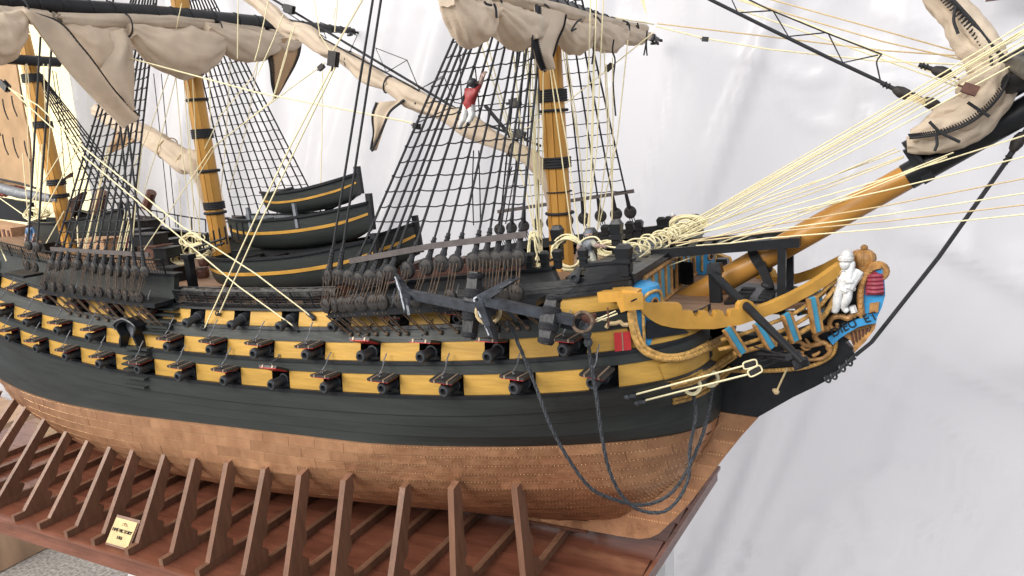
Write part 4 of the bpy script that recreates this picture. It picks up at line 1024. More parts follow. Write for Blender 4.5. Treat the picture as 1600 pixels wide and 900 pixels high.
mb = MB(); mb.prism([(-.6, -2.2, 6.2), (3.0, -1.0, 6.25), (3.0, 1.0, 6.25), (-.6, 2.2, 6.2)], (0, 0, .1)); bg = part('beak_grating', mb, M['blackrail'], ship)
for i in range(3):
    for j in range(3):
        x = .0+i*1.0; y = -1.1+j*.8*(1-.15*i); mb = MB(); mb.abox(x-.3, x+.3, y-.24, y+.24, 6.31, 6.37); part('grating_opening', mb, M['dark'], bg)

# head rails
HA, HB = (-3.3, -6.75), (4.35, -.75)
def hv(px, py): return atV(px, py, HA, HB)
HN = Vector((HB[1]-HA[1], HA[0]-HB[0], 0)).normalized()       # outwards of the near rail
top_ = [(997, 455), (1003, 466), (1012, 473), (1062, 474), (1065, 478), (1066, 486), (1082, 486), (1084, 493), (1091, 496), (1095, 493), (1096, 487), (1106, 487), (1108, 493), (1115, 496), (1117, 493), (1119, 486), (1129, 486), (1132, 493), (1138, 496), (1140, 493), (1142, 485), (1154, 483), (1155, 476), (1159, 471), (1164, 469), (1170, 469), (1176, 472), (1179, 477), (1181, 482), (1204, 474), (1240, 458), (1262, 446), (1286, 431), (1314, 411)]
bot_ = [(1317, 426), (1293, 445), (1270, 459), (1249, 470), (1222, 485), (1195, 495), (1155, 508), (1115, 514), (1071, 514), (1050, 512), (1033, 508), (1022, 503), (1013, 497), (1004, 488), (997, 478)]
P = [hv(*q) for q in top_+bot_]
mb = MB(); mb.prism([p+HN*.02 for p in P], -HN*.34); part('head_rail', mb, M['ochre'], ship, label='ochre notched head rail curving up to the figurehead')
mb = MB(); Pf = [Vector((p.x, -p.y, p.z)) for p in P]; HN2 = Vector((HN.x, -HN.y, 0)); mb.prism([p+HN2*.02 for p in Pf], -HN2*.34); part('head_rail', mb, M['ochre'], ship, label='far head rail seen past the bowsprit')
mb = MB(); mb.prism([hv(x, y) for x, y in ((1012, 500), (1033, 510), (1071, 516), (1078, 520), (1012, 530), (1010, 516))], -HN*.3); part('rail_filling', mb, M['blackrail'], ship)
# lower head rails, gold rope profile, and blue head timbers
LA, LB = (-2.0, -5.4), (4.3, -.55)
def lv(px, py): return atV(px, py, LA, LB)
rails = [[(1128, 531), (1160, 522), (1200, 507), (1240, 490), (1275, 465), (1305, 436)], [(1124, 546), (1160, 538), (1200, 525), (1240, 508), (1275, 484), (1306, 448)], [(1148, 552), (1180, 544), (1215, 533), (1250, 520), (1285, 496), (1306, 462)]]
for k, rl_ in enumerate(rails):
    for sgn in (1, -1):
        Q = catmull([lv(*q) for q in rl_], 8)
        if sgn < 0: Q = [Vector((q.x, -q.y, q.z)) for q in Q]
        mb = MB(); mb.tube(Q, .085 if k < 2 else .11, 8); n = len(Q)
        for i in range(0, n-1, 1):
            for f in (0, .5): mb.ring(lerp(Q[i], Q[i+1], f), (Q[i+1]-Q[i]).normalized()+Vector((0, 0, .6)), .08 if k < 2 else .105, .026, 8, 4)
        part('rail', mb, M['rope_gold'], ship, True)
for a, b in (((1131, 510), (1156, 549)), ((1178, 502), (1201, 541)), ((1222, 488), (1238, 530)), ((1262, 463), (1272, 516))):
    A, B = lv(*a), lv(*b); ax = (B-A).normalized(); wv = ax.cross(HN).normalized()
    mb = MB(); mb.beam(A+HN*.28, B+HN*.24, .26, .16, up=HN); ht = part('head_timber', mb, M['teal'], ship)
    for sg in (-1, 1): mb = MB(); mb.beam(A+HN*.30+wv*.18*sg, B+HN*.26+wv*.18*sg, .10, .24, up=HN); part('timber_edge', mb, M['gold'], ht)
    mb = MB(); mb.beam(Vector((A.x-.05, -A.y, A.z)), Vector((B.x, -B.y, B.z)), .5, .2); part('head_timber', mb, M['teal'], ship)
# cheeks and rope mouldings sweeping up the bow
def hpath(pts, off=.1, n=6):
    return catmull([hullpt(px, py, off) for px, py in pts], n)
def rope_mould(pts, r=.11, off=.12, twist=True):
    Q = hpath(pts, off, 8); mb = MB(); mb.tube(Q, r, 8)
    for i in range(len(Q)-1):
        d = (Q[i+1]-Q[i])
        if d.length > .02: mb.ring(lerp(Q[i], Q[i+1], .5), d.normalized()+Vector((0, .3, .7)), r*.95, r*.3, 8, 4)
    return part('rope_moulding', mb, M['rope_gold'], ship, True)
rope_mould([(985, 488), (988, 508), (993, 530), (1003, 546), (1020, 556), (1045, 561), (1075, 557), (1105, 544), (1131, 530)], .13, .30)
rope_mould([(990, 484), (994, 508), (1000, 528), (1009, 542), (1024, 551), (1046, 556), (1074, 552), (1104, 538), (1130, 525)], .09, .30)
rope_mould([(1049, 602), (1075, 595), (1097, 585), (1121, 569), (1148, 551)], .13, .22)
rope_mould([(1050, 606), (1077, 600), (1100, 590), (1124, 575), (1150, 557)], .08, .22)
rope_mould([(1052, 629), (1075, 623), (1095, 615), (1112, 604), (1128, 590), (1142, 577)], .11, .18)
rope_mould([(1052, 624), (1075, 618), (1094, 610), (1110, 599), (1126, 586), (1140, 574)], .08, .18)
rope_mould([(1140, 579), (1180, 580), (1225, 578), (1262, 573), (1290, 562), (1303, 548), (1306, 525)], .10, .10)
up_p = [(1030, 570), (1046, 566), (1075, 561), (1105, 548), (1130, 533), (1147, 540)]
lo_p = [(1040, 597), (1052, 596), (1075, 590), (1096, 581), (1124, 562), (1146, 546)]
def patch(name, A, B, off, m_):
    A, B = catmull([hullpt(*q, off) for q in A], 5), catmull([hullpt(*q, off) for q in B], 5); mb = MB()
    rows = [[a+Vector((0, .3, 0)), a, lerp(a, b, .33), lerp(a, b, .66), b, b+Vector((0, .3, 0))] for a, b in zip(A, B)]
    mb.grid(rows); mb.f += [tuple(range(6)), tuple(len(mb.v)-6+k for k in range(6))]; mb.m += [0, 0]
    return part(name, mb, M[m_], ship, True)
patch('cheek', up_p, lo_p, .20, 'yellow')
patch('cheek_block', [(1050, 604), (1080, 597), (1105, 585), (1130, 566)], [(1052, 626), (1080, 618), (1105, 604), (1132, 582)], .16, 'blackrail')
patch('bow_stripe', [(987, 525), (1010, 521), (1040, 519), (1075, 517), (1100, 519)], [(987, 548), (1010, 544), (1040, 537), (1072, 526), (1102, 521)], .12, 'ochre') if False else None
# scroll under the cathead
mb = MB(); mb.tube(hpath([(947, 512), (952, 506), (962, 505), (969, 503), (974, 507), (982, 507)], .2), .09, 6); part('scroll', mb, M['tancord'], ship, True)
# hawse rings
for px, py in ((1082, 604), (1110, 592)):
    c = hullpt(px, py, .25); mb = MB(); mb.ring(c, (.5, -1, 0), .34, .085, 18, 6); part('hawse_ring', mb, M['cord'], ship, True)
# bitts, walkway beams and boomkin
mb = MB(); mb.beam(atY(1120, 482, -1.6), atY(1117, 424, -1.6), .50, .50, up=(1, 0, 0)); mb.box(atY(1117, 419, -1.6), (.33, 0, 0), (0, .33, 0), (0, 0, .22), taper=.85); part('knighthead', mb, M['blackrail'], ship)
mb = MB(); mb.beam(atY(1133, 470, 1.2), atY(1129, 415, 1.2), .45, .45, up=(1, 0, 0)); mb.box(atY(1129, 410, 1.2), (.30, 0, 0), (0, .30, 0), (0, 0, .2), taper=.85); part('knighthead', mb, M['blackrail'], ship)
wy = -1.15
A, B = atY(1018, 397, wy), atY(1241, 379, wy); A2 = Vector((A.x, 1.1, A.z+.1)); B2 = Vector((B.x, 1.1, B.z))
mb = MB(); mb.beam(A, B, .22, .42); mb.beam(A2, B2, .22, .42); mb.beam(B+Vector((0, -.15, 0)), B2+Vector((0, .15, 0)), .42, .42); wk = part('walkway', mb, M['blackrail'], ship)
for k in range(9):
    t = (k+.5)/9.5; p = lerp(A, B, t); q_ = lerp(A2, B2, t); mb = MB(); mb.beam(p+Vector((0, .1, .05)), q_+Vector((0, -.1, .05)), .34, .07); part('walkway_plank', mb, M['blackrail'], wk)
for (px, py), (qx, qy), y in (((1222, 388), (1221, 488), -1.15), ((1234, 386), (1234, 470), .9)):
    mb = MB(); mb.beam(atY(px, py, y), atY(qx, qy, y), .34, .34, up=(1, 0, 0)); part('walkway_post', mb, M['blackrail'], ship)
mb = MB(); mb.tube([atY(1116, 430, -1.9), atV(1166, 479, HA, HB)+HN*.05, atV(1166, 479, HA, HB)+(atV(1166, 479, HA, HB)-atY(1116, 430, -1.9))*1.5], [.20, .19, .15], 10)
bk_end = atV(1166, 479, HA, HB)+(atV(1166, 479, HA, HB)-atY(1116, 430, -1.9))*1.5
part('boomkin', mb, M['blackrail'], ship, True)
mb = MB()
for k in range(4): mb.box(lerp(bk_end, atV(1166, 479, HA, HB), .12)+Vector((R.uniform(-.35, .2), R.uniform(-.1, .1), R.uniform(-.4, .1))), (.25, .05, .1), (0, .1, 0), (-.03, 0, .1))
for k in range(12): mb.tube([lerp(bk_end, atV(1166, 479, HA, HB), .15)+Vector((R.uniform(-.2, .2), 0, R.uniform(-.3, 0))), lv(1195+R.uniform(-20, 20), 548+R.uniform(-8, 18))], .035, 4)
part('boomkin_rigging', mb, M['blackcord'], ship)

# ---------------------------------------------------------------- figurehead
fg = None
def FH_(px, py, y=-.45): return atY(px, py, y)
mb = MB()
oc = [(1350, 427), (1358, 419), (1368, 416), (1377, 420), (1381, 436), (1383, 462), (1378, 480), (1370, 497), (1346, 494), (1344, 470), (1345, 445)]
mb.prism([FH_(x, y, -.62) for x, y in oc], (0, 1.24, 0)); fg = part('figurehead', mb, M['blue'], ship, label='carved and painted royal arms with crown and white figures')
def carved(name, pts, y, d, m_): mb = MB(); mb.prism([FH_(*q, y) for q in pts], (0, d, 0)); return part(name, mb, M[m_], fg)
carved('crimson_shield', [(1352, 461), (1353, 444), (1358, 431), (1366, 424), (1374, 428), (1379, 440), (1381, 461)], -.72, .2, 'crimson')
for k in range(5):
    mb = MB(); mb.tube(catmull([FH_(1356+.3*k, 456-6*k, -.72), FH_(1368, 457-6.4*k, -.84), FH_(1380-.6*k, 455-6*k, -.72)], 4), .10, 6); part('fold', mb, M['crimson'], fg, True)
mb = MB(); mb.prism([FH_(*q, -.36) for q in ((1292, 520), (1298, 490), (1303, 455), (1316, 420), (1345, 425), (1347, 495), (1330, 530), (1300, 545))], (0, .72, 0)); part('carved_back', mb, M['blackrail'], fg)
carved('badge', [(1359, 474), (1374, 472), (1372, 488), (1358, 489)], -.70, .2, 'gold')
mb = MB(); mb.tube(catmull([FH_(1347, 494, -.62), FH_(1344, 470, -.7), FH_(1346, 447, -.7), FH_(1353, 430, -.66), FH_(1364, 419, -.62), FH_(1374, 416, -.6)], 6), .14, 8)
Q = catmull([FH_(1347, 494, -.62), FH_(1344, 470, -.7), FH_(1346, 447, -.7), FH_(1353, 430, -.66), FH_(1364, 419, -.62), FH_(1374, 416, -.6)], 6)
for q in Q[::2]: mb.sphere(q+Vector((0, -.06, 0)), .13, 6)
mb.ring(FH_(1372, 424, -.6), (0, -1, 0), .32, .13, 16, 6); part('gold_border', mb, M['gold'], fg, True)
mb = MB(); cpos = FH_(1348, 418, -.2); mb.lathe(cpos, (.05, 0, 1), [(-.15, .30), (0, .38), (.1, .36), (.18, .40), (.38, .48), (.56, .45), (.74, .28), (.79, .12), (.82, .15), (.90, .15), (.97, .09), (1.0, .02)], 18)
for k in range(8):
    a = k*math.pi/4; mb.tube([cpos+Vector((math.cos(a)*r_, math.sin(a)*r_, z)) for z, r_ in ((.18, .42), (.38, .50), (.56, .47), (.74, .29))], .04, 5)
part('crown', mb, M['gold'], fg, True)
# motto ribbon
rib = [((1293, 528), (1301, 539)), ((1306, 520), (1311, 530)), ((1320, 509), (1325, 520)), ((1338, 500), (1341, 511)), ((1354, 495), (1356, 507)), ((1371, 494), (1369, 505))]
rows = []; 
for a, b in rib: A, B = FH_(*a, -.80), FH_(*b, -.80); rows.append([A, B, B+Vector((0, .22, 0)), A+Vector((0, .22, 0))])
mb = MB(); mb.grid(rows, closed=True); mb.f += [(0, 1, 2, 3), tuple(len(mb.v)-4+k for k in range(4))]; mb.m += [0, 0]
rb = part('motto_ribbon', mb, M['blue'], fg)
def text_mesh(txt, size, ext=.03):
    cu = bpy.data.curves.new('lettering', 'FONT'); cu.body = txt; cu.size = size; cu.extrude = ext; cu.align_x = 'CENTER'; cu.align_y = 'CENTER'
    o = bpy.data.objects.new('lettering', cu); C.objects.link(o); dg = bpy.context.evaluated_depsgraph_get(); me = bpy.data.meshes.new_from_object(o.evaluated_get(dg)); bpy.data.objects.remove(o); return me
def lettering(txt, size, org, ex, ez, m_, parent, bend=None):
    me = text_mesh(txt, size); nv = ex.cross(ez)
    for v in me.vertices:
        p = org+ex*v.co.x+ez*(v.co.y+(bend(v.co.x) if bend else 0))+nv*v.co.z; v.co = p*K
    me.materials.clear(); me.materials.append(m_); o = link('lettering', me, parent); return o
org = FH_(1334, 507.5, -.83); ex = (FH_(1365, 499, -.83)-FH_(1306, 523, -.83)).normalized(); ez = Vector((0, -1, 0)).cross(ex); ez = -ez if ez.z < 0 else ez
lettering('DIEU  ET', .52, org, ex, ez, M['dark'], rb, lambda x: -.075*x*x+.06)
# brown carved block under the ribbon, scrolls
carved('carved_base', [(1316, 524), (1327, 516), (1345, 508), (1369, 505), (1367, 514), (1352, 534), (1335, 551), (1333, 540), (1329, 532)], -.5, 1.0, 'gold')
for k in range(6): mb = MB(); mb.tube([FH_(1330+6*k, 520-2*k, -.52), FH_(1334+4.5*k, 538-4*k, -.52)], .05, 5); part('groove', mb, M['brown'], fg)
def scroll(P, r=.14, y=-.62):
    r *= .8; Q = catmull([FH_(*q, y) for q in P], 7); n = len(Q); mb = MB(); mb.tube(Q, [r*(1-.55*i/n) for i in range(n)], 8); return part('scroll', mb, M['gold'], fg, True)
scroll([(1345, 490), (1335, 489), (1325, 497), (1312, 494), (1300, 497), (1296, 507), (1302, 514), (1309, 511), (1307, 505)], .20)
scroll([(1342, 487), (1333, 492), (1337, 496)], .16)
scroll([(1296, 512), (1281, 517), (1273, 525), (1280, 534), (1291, 537), (1297, 548), (1287, 559), (1272, 562), (1258, 562)], .19)
scroll([(1283, 536), (1262, 540), (1248, 534), (1234, 536)], .16); scroll([(1268, 543), (1262, 534), (1258, 529)], .12); scroll([(1252, 540), (1258, 546), (1266, 545)], .12)
scroll([(1300, 540), (1293, 543), (1297, 549)], .16); scroll([(1262, 562), (1253, 555), (1247, 552), (1243, 556)], .15); scroll([(1270, 556), (1278, 552), (1281, 549)], .12); scroll([(1256, 552), (1240, 548), (1225, 548)], .13)

# ---------------------------------------------------------------- figures: one continuous skin per body
def figure(name, joints, bones, regions, parent=None, label=None, cat=None, fname='person', group=None):
    """joints: name -> (point, radius); bones: (a, b, material index)"""
    names = list(joints); idx = {n: i for i, n in enumerate(names)}
    me = bpy.data.meshes.new(name); S = 10.0
    c0 = joints[names[0]][0]
    me.from_pydata([tuple((joints[n][0]-c0)*S) for n in names], [(idx[a], idx[b]) for a, b, _ in bones], [])
    o = bpy.data.objects.new(name, me); C.objects.link(o)
    mod = o.modifiers.new('skin', 'SKIN'); sk_ = me.skin_vertices[0].data
    for n in names: sk_[idx[n]].radius = (joints[n][1]*S,)*2; sk_[idx[n]].use_root = (n == names[0])
    sub = o.modifiers.new('sub', 'SUBSURF'); sub.levels = 2
    dg = bpy.context.evaluated_depsgraph_get(); m2 = bpy.data.meshes.new_from_object(o.evaluated_get(dg)); bpy.data.objects.remove(o)
    for v in m2.vertices: v.co = (v.co/S+c0)*K
    m2.materials.clear()
    for r_ in regions: m2.materials.append(M[r_])
    for f in m2.polygons:
        p = f.center/K; best = 1e9; bi = 0
        for a, b, mi in bones:
            A, B = joints[a][0], joints[b][0]; d = B-A; t = max(0, min(1, (p-A).dot(d)/max(1e-9, d.length_squared))); dist = (A+d*t-p).length-lerp(joints[a][1], joints[b][1], t)
            if dist < best: best = dist; bi = mi
        f.material_index = bi; f.use_smooth = True
    m2.name = name
    o = link(name, m2, parent)
    if cat: tag(o, label, cat, group)
    elif label: o['label'] = label
    return o
def hand(parent, wrist, d, side, r=.035, m_='skin'):
    pass
# climbing sailor on the fore shrouds
def cl(px, py, dy=0): 
    return atY(px, py, -5.25+dy)
hp = cl(734, 163)
J = {'pelvis': (cl(733, 163), .26), 'chest': (cl(737, 148), .28), 'neck': (cl(740, 138), .13), 'head': (cl(739.5, 131), .25), 'crown': (cl(739, 127), .20),
     'shR': (cl(744, 141), .16), 'elR': (cl(749, 134, .2), .13), 'haR': (cl(753.5, 122, .25), .10), 'fiR': (cl(755, 119, .25), .11),
     'shL': (cl(731, 143, .1), .15), 'elL': (cl(730, 150, .35), .12), 'haL': (cl(738, 146, .5), .10),
     'hiR': (cl(736, 168), .20), 'knR': (cl(738, 181, -.05), .165), 'anR': (cl(730, 193), .13), 'toR': (cl(733, 197), .11),
     'hiL': (cl(729, 168, .1), .20), 'knL': (cl(725, 184, .05), .165), 'anL': (cl(717.5, 198, .1), .13), 'toL': (cl(722, 202, .1), .11)}
Bn = [('pelvis', 'chest', 0), ('chest', 'neck', 0), ('neck', 'head', 2), ('head', 'crown', 3), ('chest', 'shR', 0), ('shR', 'elR', 0), ('elR', 'haR', 2), ('haR', 'fiR', 2), ('chest', 'shL', 0), ('shL', 'elL', 0), ('elL', 'haL', 2),
      ('pelvis', 'hiR', 1), ('hiR', 'knR', 1), ('knR', 'anR', 1), ('anR', 'toR', 3), ('pelvis', 'hiL', 1), ('hiL', 'knL', 1), ('knL', 'anL', 1), ('anL', 'toL', 3)]
def add_face(o, J, face_dir, hair='hairdark', hat=None):
    h = J['head'][0]; r = J['head'][1]*.88; fd = Vector(face_dir).normalized(); sd = fd.cross(Vector((0, 0, 1))).normalized()
    mb = MB(); mb.sphere(h-fd*.05+Vector((0, 0, .07)), r*1.06, 10, sc=(1, 1, .9)); part('hair', mb, M[hair], o, True)
    mb = MB(); mb.sphere(h+fd*r*.92, r*.16, 6); part('nose', mb, M['skin'], o, True)
    for s in (-1, 1):
        mb = MB(); mb.sphere(h+fd*r*.86+sd*s*r*.36+Vector((0, 0, r*.12)), r*.12, 6); part('eye', mb, M['hairdark'], o)
def add_hand(o, wrist, d, palm_n, r=.05):
    d = Vector(d).normalized(); n = Vector(palm_n).normalized(); s = d.cross(n).normalized(); mb = MB()
    mb.box(wrist+d*.10, d*.10, s*.09, n*.035)
    for k in range(4):
        b = wrist+d*.19+s*(-.075+.05*k); l = (.13, .16, .15, .11)[k]; mb.tube([b, b+d*l*.6+n*.03, b+d*l*.7+n*.10], [.026, .023, .018], 5)
    b = wrist+d*.06+s*.09; mb.tube([b, b+s*.06+d*.07, b+s*.05+d*.13+n*.04], [.028, .025, .02], 5)
    part('hand', mb, M['skin'], o, True)
pe = figure('person', J, Bn, ['coatred', 'white', 'skin', 'hairdark'], label='sailor figure in red jacket and white trousers climbing the fore shrouds', cat='person', group='painted crew figures')
add_face(pe, J, (.5, .8, .3)); add_hand(pe, J['haR'][0], J['haR'][0]-J['elR'][0], (.3, 1, 0)); add_hand(pe, J['haL'][0], (0.6, .5, .3), (.3, 1, 0))
# grey figure on the forecastle hauling a rope
def gf(px, py, y=-3.6): return atY(px, py, y)
J2 = {'pelvis': (gf(918, 395), .27), 'chest': (gf(918, 381), .30), 'neck': (gf(919, 372), .13), 'head': (gf(920, 367), .25), 'crown': (gf(919, 363), .21),
      'shR': (gf(925, 377, -3.7), .15), 'elR': (gf(931, 384, -3.9), .13), 'haR': (gf(938, 384, -4.0), .11), 'shL': (gf(911, 378, -3.6), .15), 'elL': (gf(905, 383, -3.8), .13), 'haL': (gf(904, 391, -3.9), .11),
      'hiR': (gf(923, 397), .20), 'knR': (gf(927, 405, -3.8), .17), 'anR': (gf(929, 415, -3.7), .13), 'hiL': (gf(916, 398), .20), 'knL': (gf(917, 406, -3.9), .17), 'anL': (gf(919, 417, -3.7), .13)}
Bn2 = [('pelvis', 'chest', 0), ('chest', 'neck', 0), ('neck', 'head', 2), ('head', 'crown', 0), ('chest', 'shR', 0), ('shR', 'elR', 1), ('elR', 'haR', 2), ('chest', 'shL', 0), ('shL', 'elL', 1), ('elL', 'haL', 2), ('pelvis', 'hiR', 1), ('hiR', 'knR', 1), ('knR', 'anR', 1), ('pelvis', 'hiL', 1), ('hiL', 'knL', 1), ('knL', 'anL', 1)]
pe = figure('person', J2, Bn2, ['grey', 'cushion2', 'skin'], label='crew figure in grey top holding a cream rope on the forecastle', cat='person', group='painted crew figures'); add_face(pe, J2, (.8, -.6, 0), 'grey')
add_hand(pe, J2['haR'][0], (1, -.3, 0), (0, .3, -1)); add_hand(pe, J2['haL'][0], (-.3, -.3, -1), (1, 0, 0))
def standing(base, h, face, mats, lab, hair):
    b = Vector(base); u = h/1.0; sd = Vector((face[1], -face[0], 0)).normalized()
    def q(s, z, f=0): return b+sd*s*u+Vector((face[0]*f*u, face[1]*f*u, z*u))
    J = {'pelvis': (q(0, .5), .085*u), 'chest': (q(0, .72), .10*u), 'neck': (q(0, .83), .045*u), 'head': (q(0, .90), .075*u), 'crown': (q(0, .945), .06*u)}
    B_ = [('pelvis', 'chest', 0), ('chest', 'neck', 0), ('neck', 'head', 2), ('head', 'crown', 2)]
    for n, s in (('R', 1), ('L', -1)):
        J.update({'sh'+n: (q(.11*s, .79), .05*u), 'el'+n: (q(.15*s, .64, .02), .042*u), 'ha'+n: (q(.13*s, .51, .08), .032*u), 'hi'+n: (q(.05*s, .48), .068*u), 'kn'+n: (q(.055*s, .27, .01), .055*u), 'an'+n: (q(.055*s, .05), .042*u), 'to'+n: (q(.055*s, .02, .08), .035*u)})
        B_ += [('chest', 'sh'+n, 0), ('sh'+n, 'el'+n, 0), ('el'+n, 'ha'+n, 2), ('pelvis', 'hi'+n, 1), ('hi'+n, 'kn'+n, 1), ('kn'+n, 'an'+n, 1), ('an'+n, 'to'+n, 1)]
    o = figure('person', J, B_, mats, label=lab, cat='person', group='painted crew figures'); add_face(o, J, (face[0], face[1], 0), hair)
    for n in 'RL': add_hand(o, J['ha'+n][0], (face[0]*.3, face[1]*.3, -1), (sd.x, sd.y, 0))
    return o
p = atY(1053, 358, 4.2); standing((p.x, 4.2, p.z-1.25), 2.15, (1, -.3), ['bluecoat', 'white', 'skin'], 'small officer figure in blue coat with white hair by the far forecastle rail', 'white')
p = atY(48, 362, -4.0); standing((p.x, -4.0, p.z-1.6), 2.3, (.3, -1), ['bluecoat', 'grey', 'skin'], 'crew figure in blue coat on the quarterdeck at the left', 'hairdark')
# two white carved figures beside the arms
def wf(px, py, y=-.95): return atY(1324+(px-1324)*.88-4, py, y)
J3 = {'pelvis': (wf(1323, 448), .33), 'chest': (wf(1325, 432), .33), 'neck': (wf(1324, 422), .15), 'head': (wf(1325, 413), .29), 'crown': (wf(1324, 407), .24),
      'shR': (wf(1332, 424), .18), 'elR': (wf(1337, 416), .15), 'haR': (wf(1338, 406), .13), 'shL': (wf(1321, 428), .18), 'elL': (wf(1327, 440, -1.2), .15), 'haL': (wf(1340, 440, -1.1), .13),
      'hiL': (wf(1316, 452), .25), 'knL': (wf(1311, 468, -1.0), .23), 'anL': (wf(1306, 485), .20), 'toL': (wf(1303, 489), .15), 'hiR': (wf(1328, 454), .25), 'knR': (wf(1329, 466, -1.1), .22), 'anR': (wf(1321, 480), .15), 'toR': (wf(1330, 488), .14)}
Bn3 = [(a, b, 0) for a, b, _ in Bn if (a in J3 and b in J3)]
figure('white_statue', J3, [b for b in Bn3], ['white'], fg, 'white painted seated figure holding the arms')
mb = MB(); mb.sphere(wf(1326, 404), .33, 10, sc=(1, 1, .55)); mb.sphere(wf(1328, 399), .26, 10); mb.tube([wf(1330, 452, -1.1), wf(1336, 440), wf(1346, 424, -.7)], [.2, .25, .3], 8); mb.tube([wf(1313, 450, -1.05), wf(1325, 455, -1.2), wf(1340, 450, -.9)], .13, 6); mb.tube([wf(1336, 478, -.8), wf(1340, 488, -.8)], .16, 6); part('drapery', mb, M['white'], fg, True)
# ---------------------------------------------------------------- running rigging
def rope(pts, r=.042, m_='cord', sag=0, parent=None, name='rope', n=10):
    if len(pts) == 2:
        a, b = pts; pts = [lerp(a, b, k/n)-Vector((0, 0, sag*4*(k/n)*(1-k/n))) for k in range(n+1)]
    mb = MB(); mb.tube(pts, r*.78, 5); return part(name, mb, M[m_], parent or ship, True)
def block(p, d, sc=1.0, m_='deadeye'):
    sc *= .68; d = Vector(d).normalized(); a = d.cross(Vector((0, 0, 1))).normalized(); b = d.cross(a); mb = MB()
    for s in (-1, 1): mb.box(p+a*.10*sc*s, d*.30*sc, b*.20*sc, a*.035*sc)
    mb.box(p, d*.24*sc, b*.15*sc, a*.07*sc); mb.tube([p-d*.30*sc+b*.2*sc, p+d*.30*sc+b*.2*sc], .04*sc, 5); mb.tube([p-d*.28*sc, p-d*.5*sc], .05*sc, 5)
    return part('rope_block', mb, M[m_], ship)
Y = atY
# braces and sheets on the near side
rope([Y(-40, 7, -6), Y(0, 21, -6), Y(98, 63, -6)], .05); rope([Y(-40, 36, -6), Y(0, 44, -6), Y(98, 63, -6)], .05); block(Y(97, 63, -6), Y(98, 63, -6)-Y(0, 40, -6), .7, 'blackrail')
rope([Y(100, 63, -6), Y(400, 144, -5.5), Y(645, 192, -5)], .05); block(Y(651, 197, -5), Y(645, 192, -5)-Y(400, 144, -5.5), .9)
h1, h2 = hullpt(466, 515, .15), hullpt(490, 497, .15)
rope([Y(11, 134, -9), Y(62, 182, -9), Y(128, 242, -9), Y(245, 340, -8.7), Y(372, 447, -8), h1], .05)
rope([Y(14, 138, -9), Y(60, 165, -9), Y(118, 220, -9), Y(282, 352, -8.6), Y(400, 428, -8), h2], .05)
block(Y(8, 134, -9), (1, 0, -.9), 1.5, 'blackrail')
for h in (h1, h2): mb = MB(); mb.box(h+Vector((-.22, -.02, .18)), (.16, 0, -.12), (0, .07, 0), (.05, 0, .07)); mb.sphere(h, .11, 8); mb.ring(h, (1, 0, 0), .12, .04, 10, 5); part('bolt_and_hook', mb, M['gun'], ship)
g1, g2 = hullpt(319, 514, .15), hullpt(342, 491, .15); bk = Y(521, 92, -7.5)
block(bk, (.3, 0, 1), 1.6); rope([bk+Vector((-.1, 0, -.3)), Y(457, 222, -7.4), Y(400, 338, -7.2), g1], .05); rope([bk+Vector((.1, 0, -.3)), Y(467, 222, -7.4), Y(408, 345, -7.2), g2], .05)
rope([bk+Vector((0, 0, .3)), Y(566, 0, -7.8), Y(590, -50, -8)], .05)
for h in (g1, g2): mb = MB(); mb.sphere(h, .12, 8); mb.ring(h+Vector((0, -.1, .08)), (1, 0, 0), .12, .04, 10, 5); part('bolt_and_hook', mb, M['gun'], ship)
block(Y(502, 105, -4), (1, 0, .5), .9); rope([Y(508, 98, -4), Y(400, 178, -3), Y(330, 232, -2.6), Y(222, 395, -5.5)], .04)
block(Y(452, 14, -.6), (1, 0, -.35), 1.6, 'blackrail')
for P, y in (([(490, -5), (500, 55), (523, 90)], -1), ([(504, 105), (503, 222), (501, 295)], -1), ([(528, -5), (523, 50)], -1), ([(524, 12), (521, 30)], -1), ([(420, -2), (404, 75), (398, 95)], -5), ([(443, 22), (426, 65), (402, 118)], -4), ([(461, 40), (445, 88), (426, 155)], -3), ([(455, 50), (448, 85), (427, 156), (340, 225), (300, 290)], -2.5),
             ([(284, 5), (272, 60), (266, 108)], -2), ([(372, 0), (371, 92)], -2), ([(192, 8), (200, 35), (201, 52)], -2), ([(266, 108), (235, 200), (205, 270)], -3), ([(280, 100), (255, 200), (225, 300)], -2.5), ([(320, 232), (345, 180), (395, 120), (402, 96)], -2.5),
             ([(300, 108), (305, 200), (312, 330), (310, 392)], -1.3), ([(292, 105), (298, 250), (306, 395)], -1.4), ([(274, 110), (284, 230), (302, 390)], -1.5), ([(286, 108), (300, 300), (318, 388)], -1.2), ([(326, 90), (330, 220), (352, 330)], 2), ([(360, 95), (352, 230), (345, 300)], 2), ([(404, 95), (385, 200), (358, 300)], 3), ([(280, 280), (285, 400)], -2)):
    rope([Y(px, py, y) for px, py in P], .036)
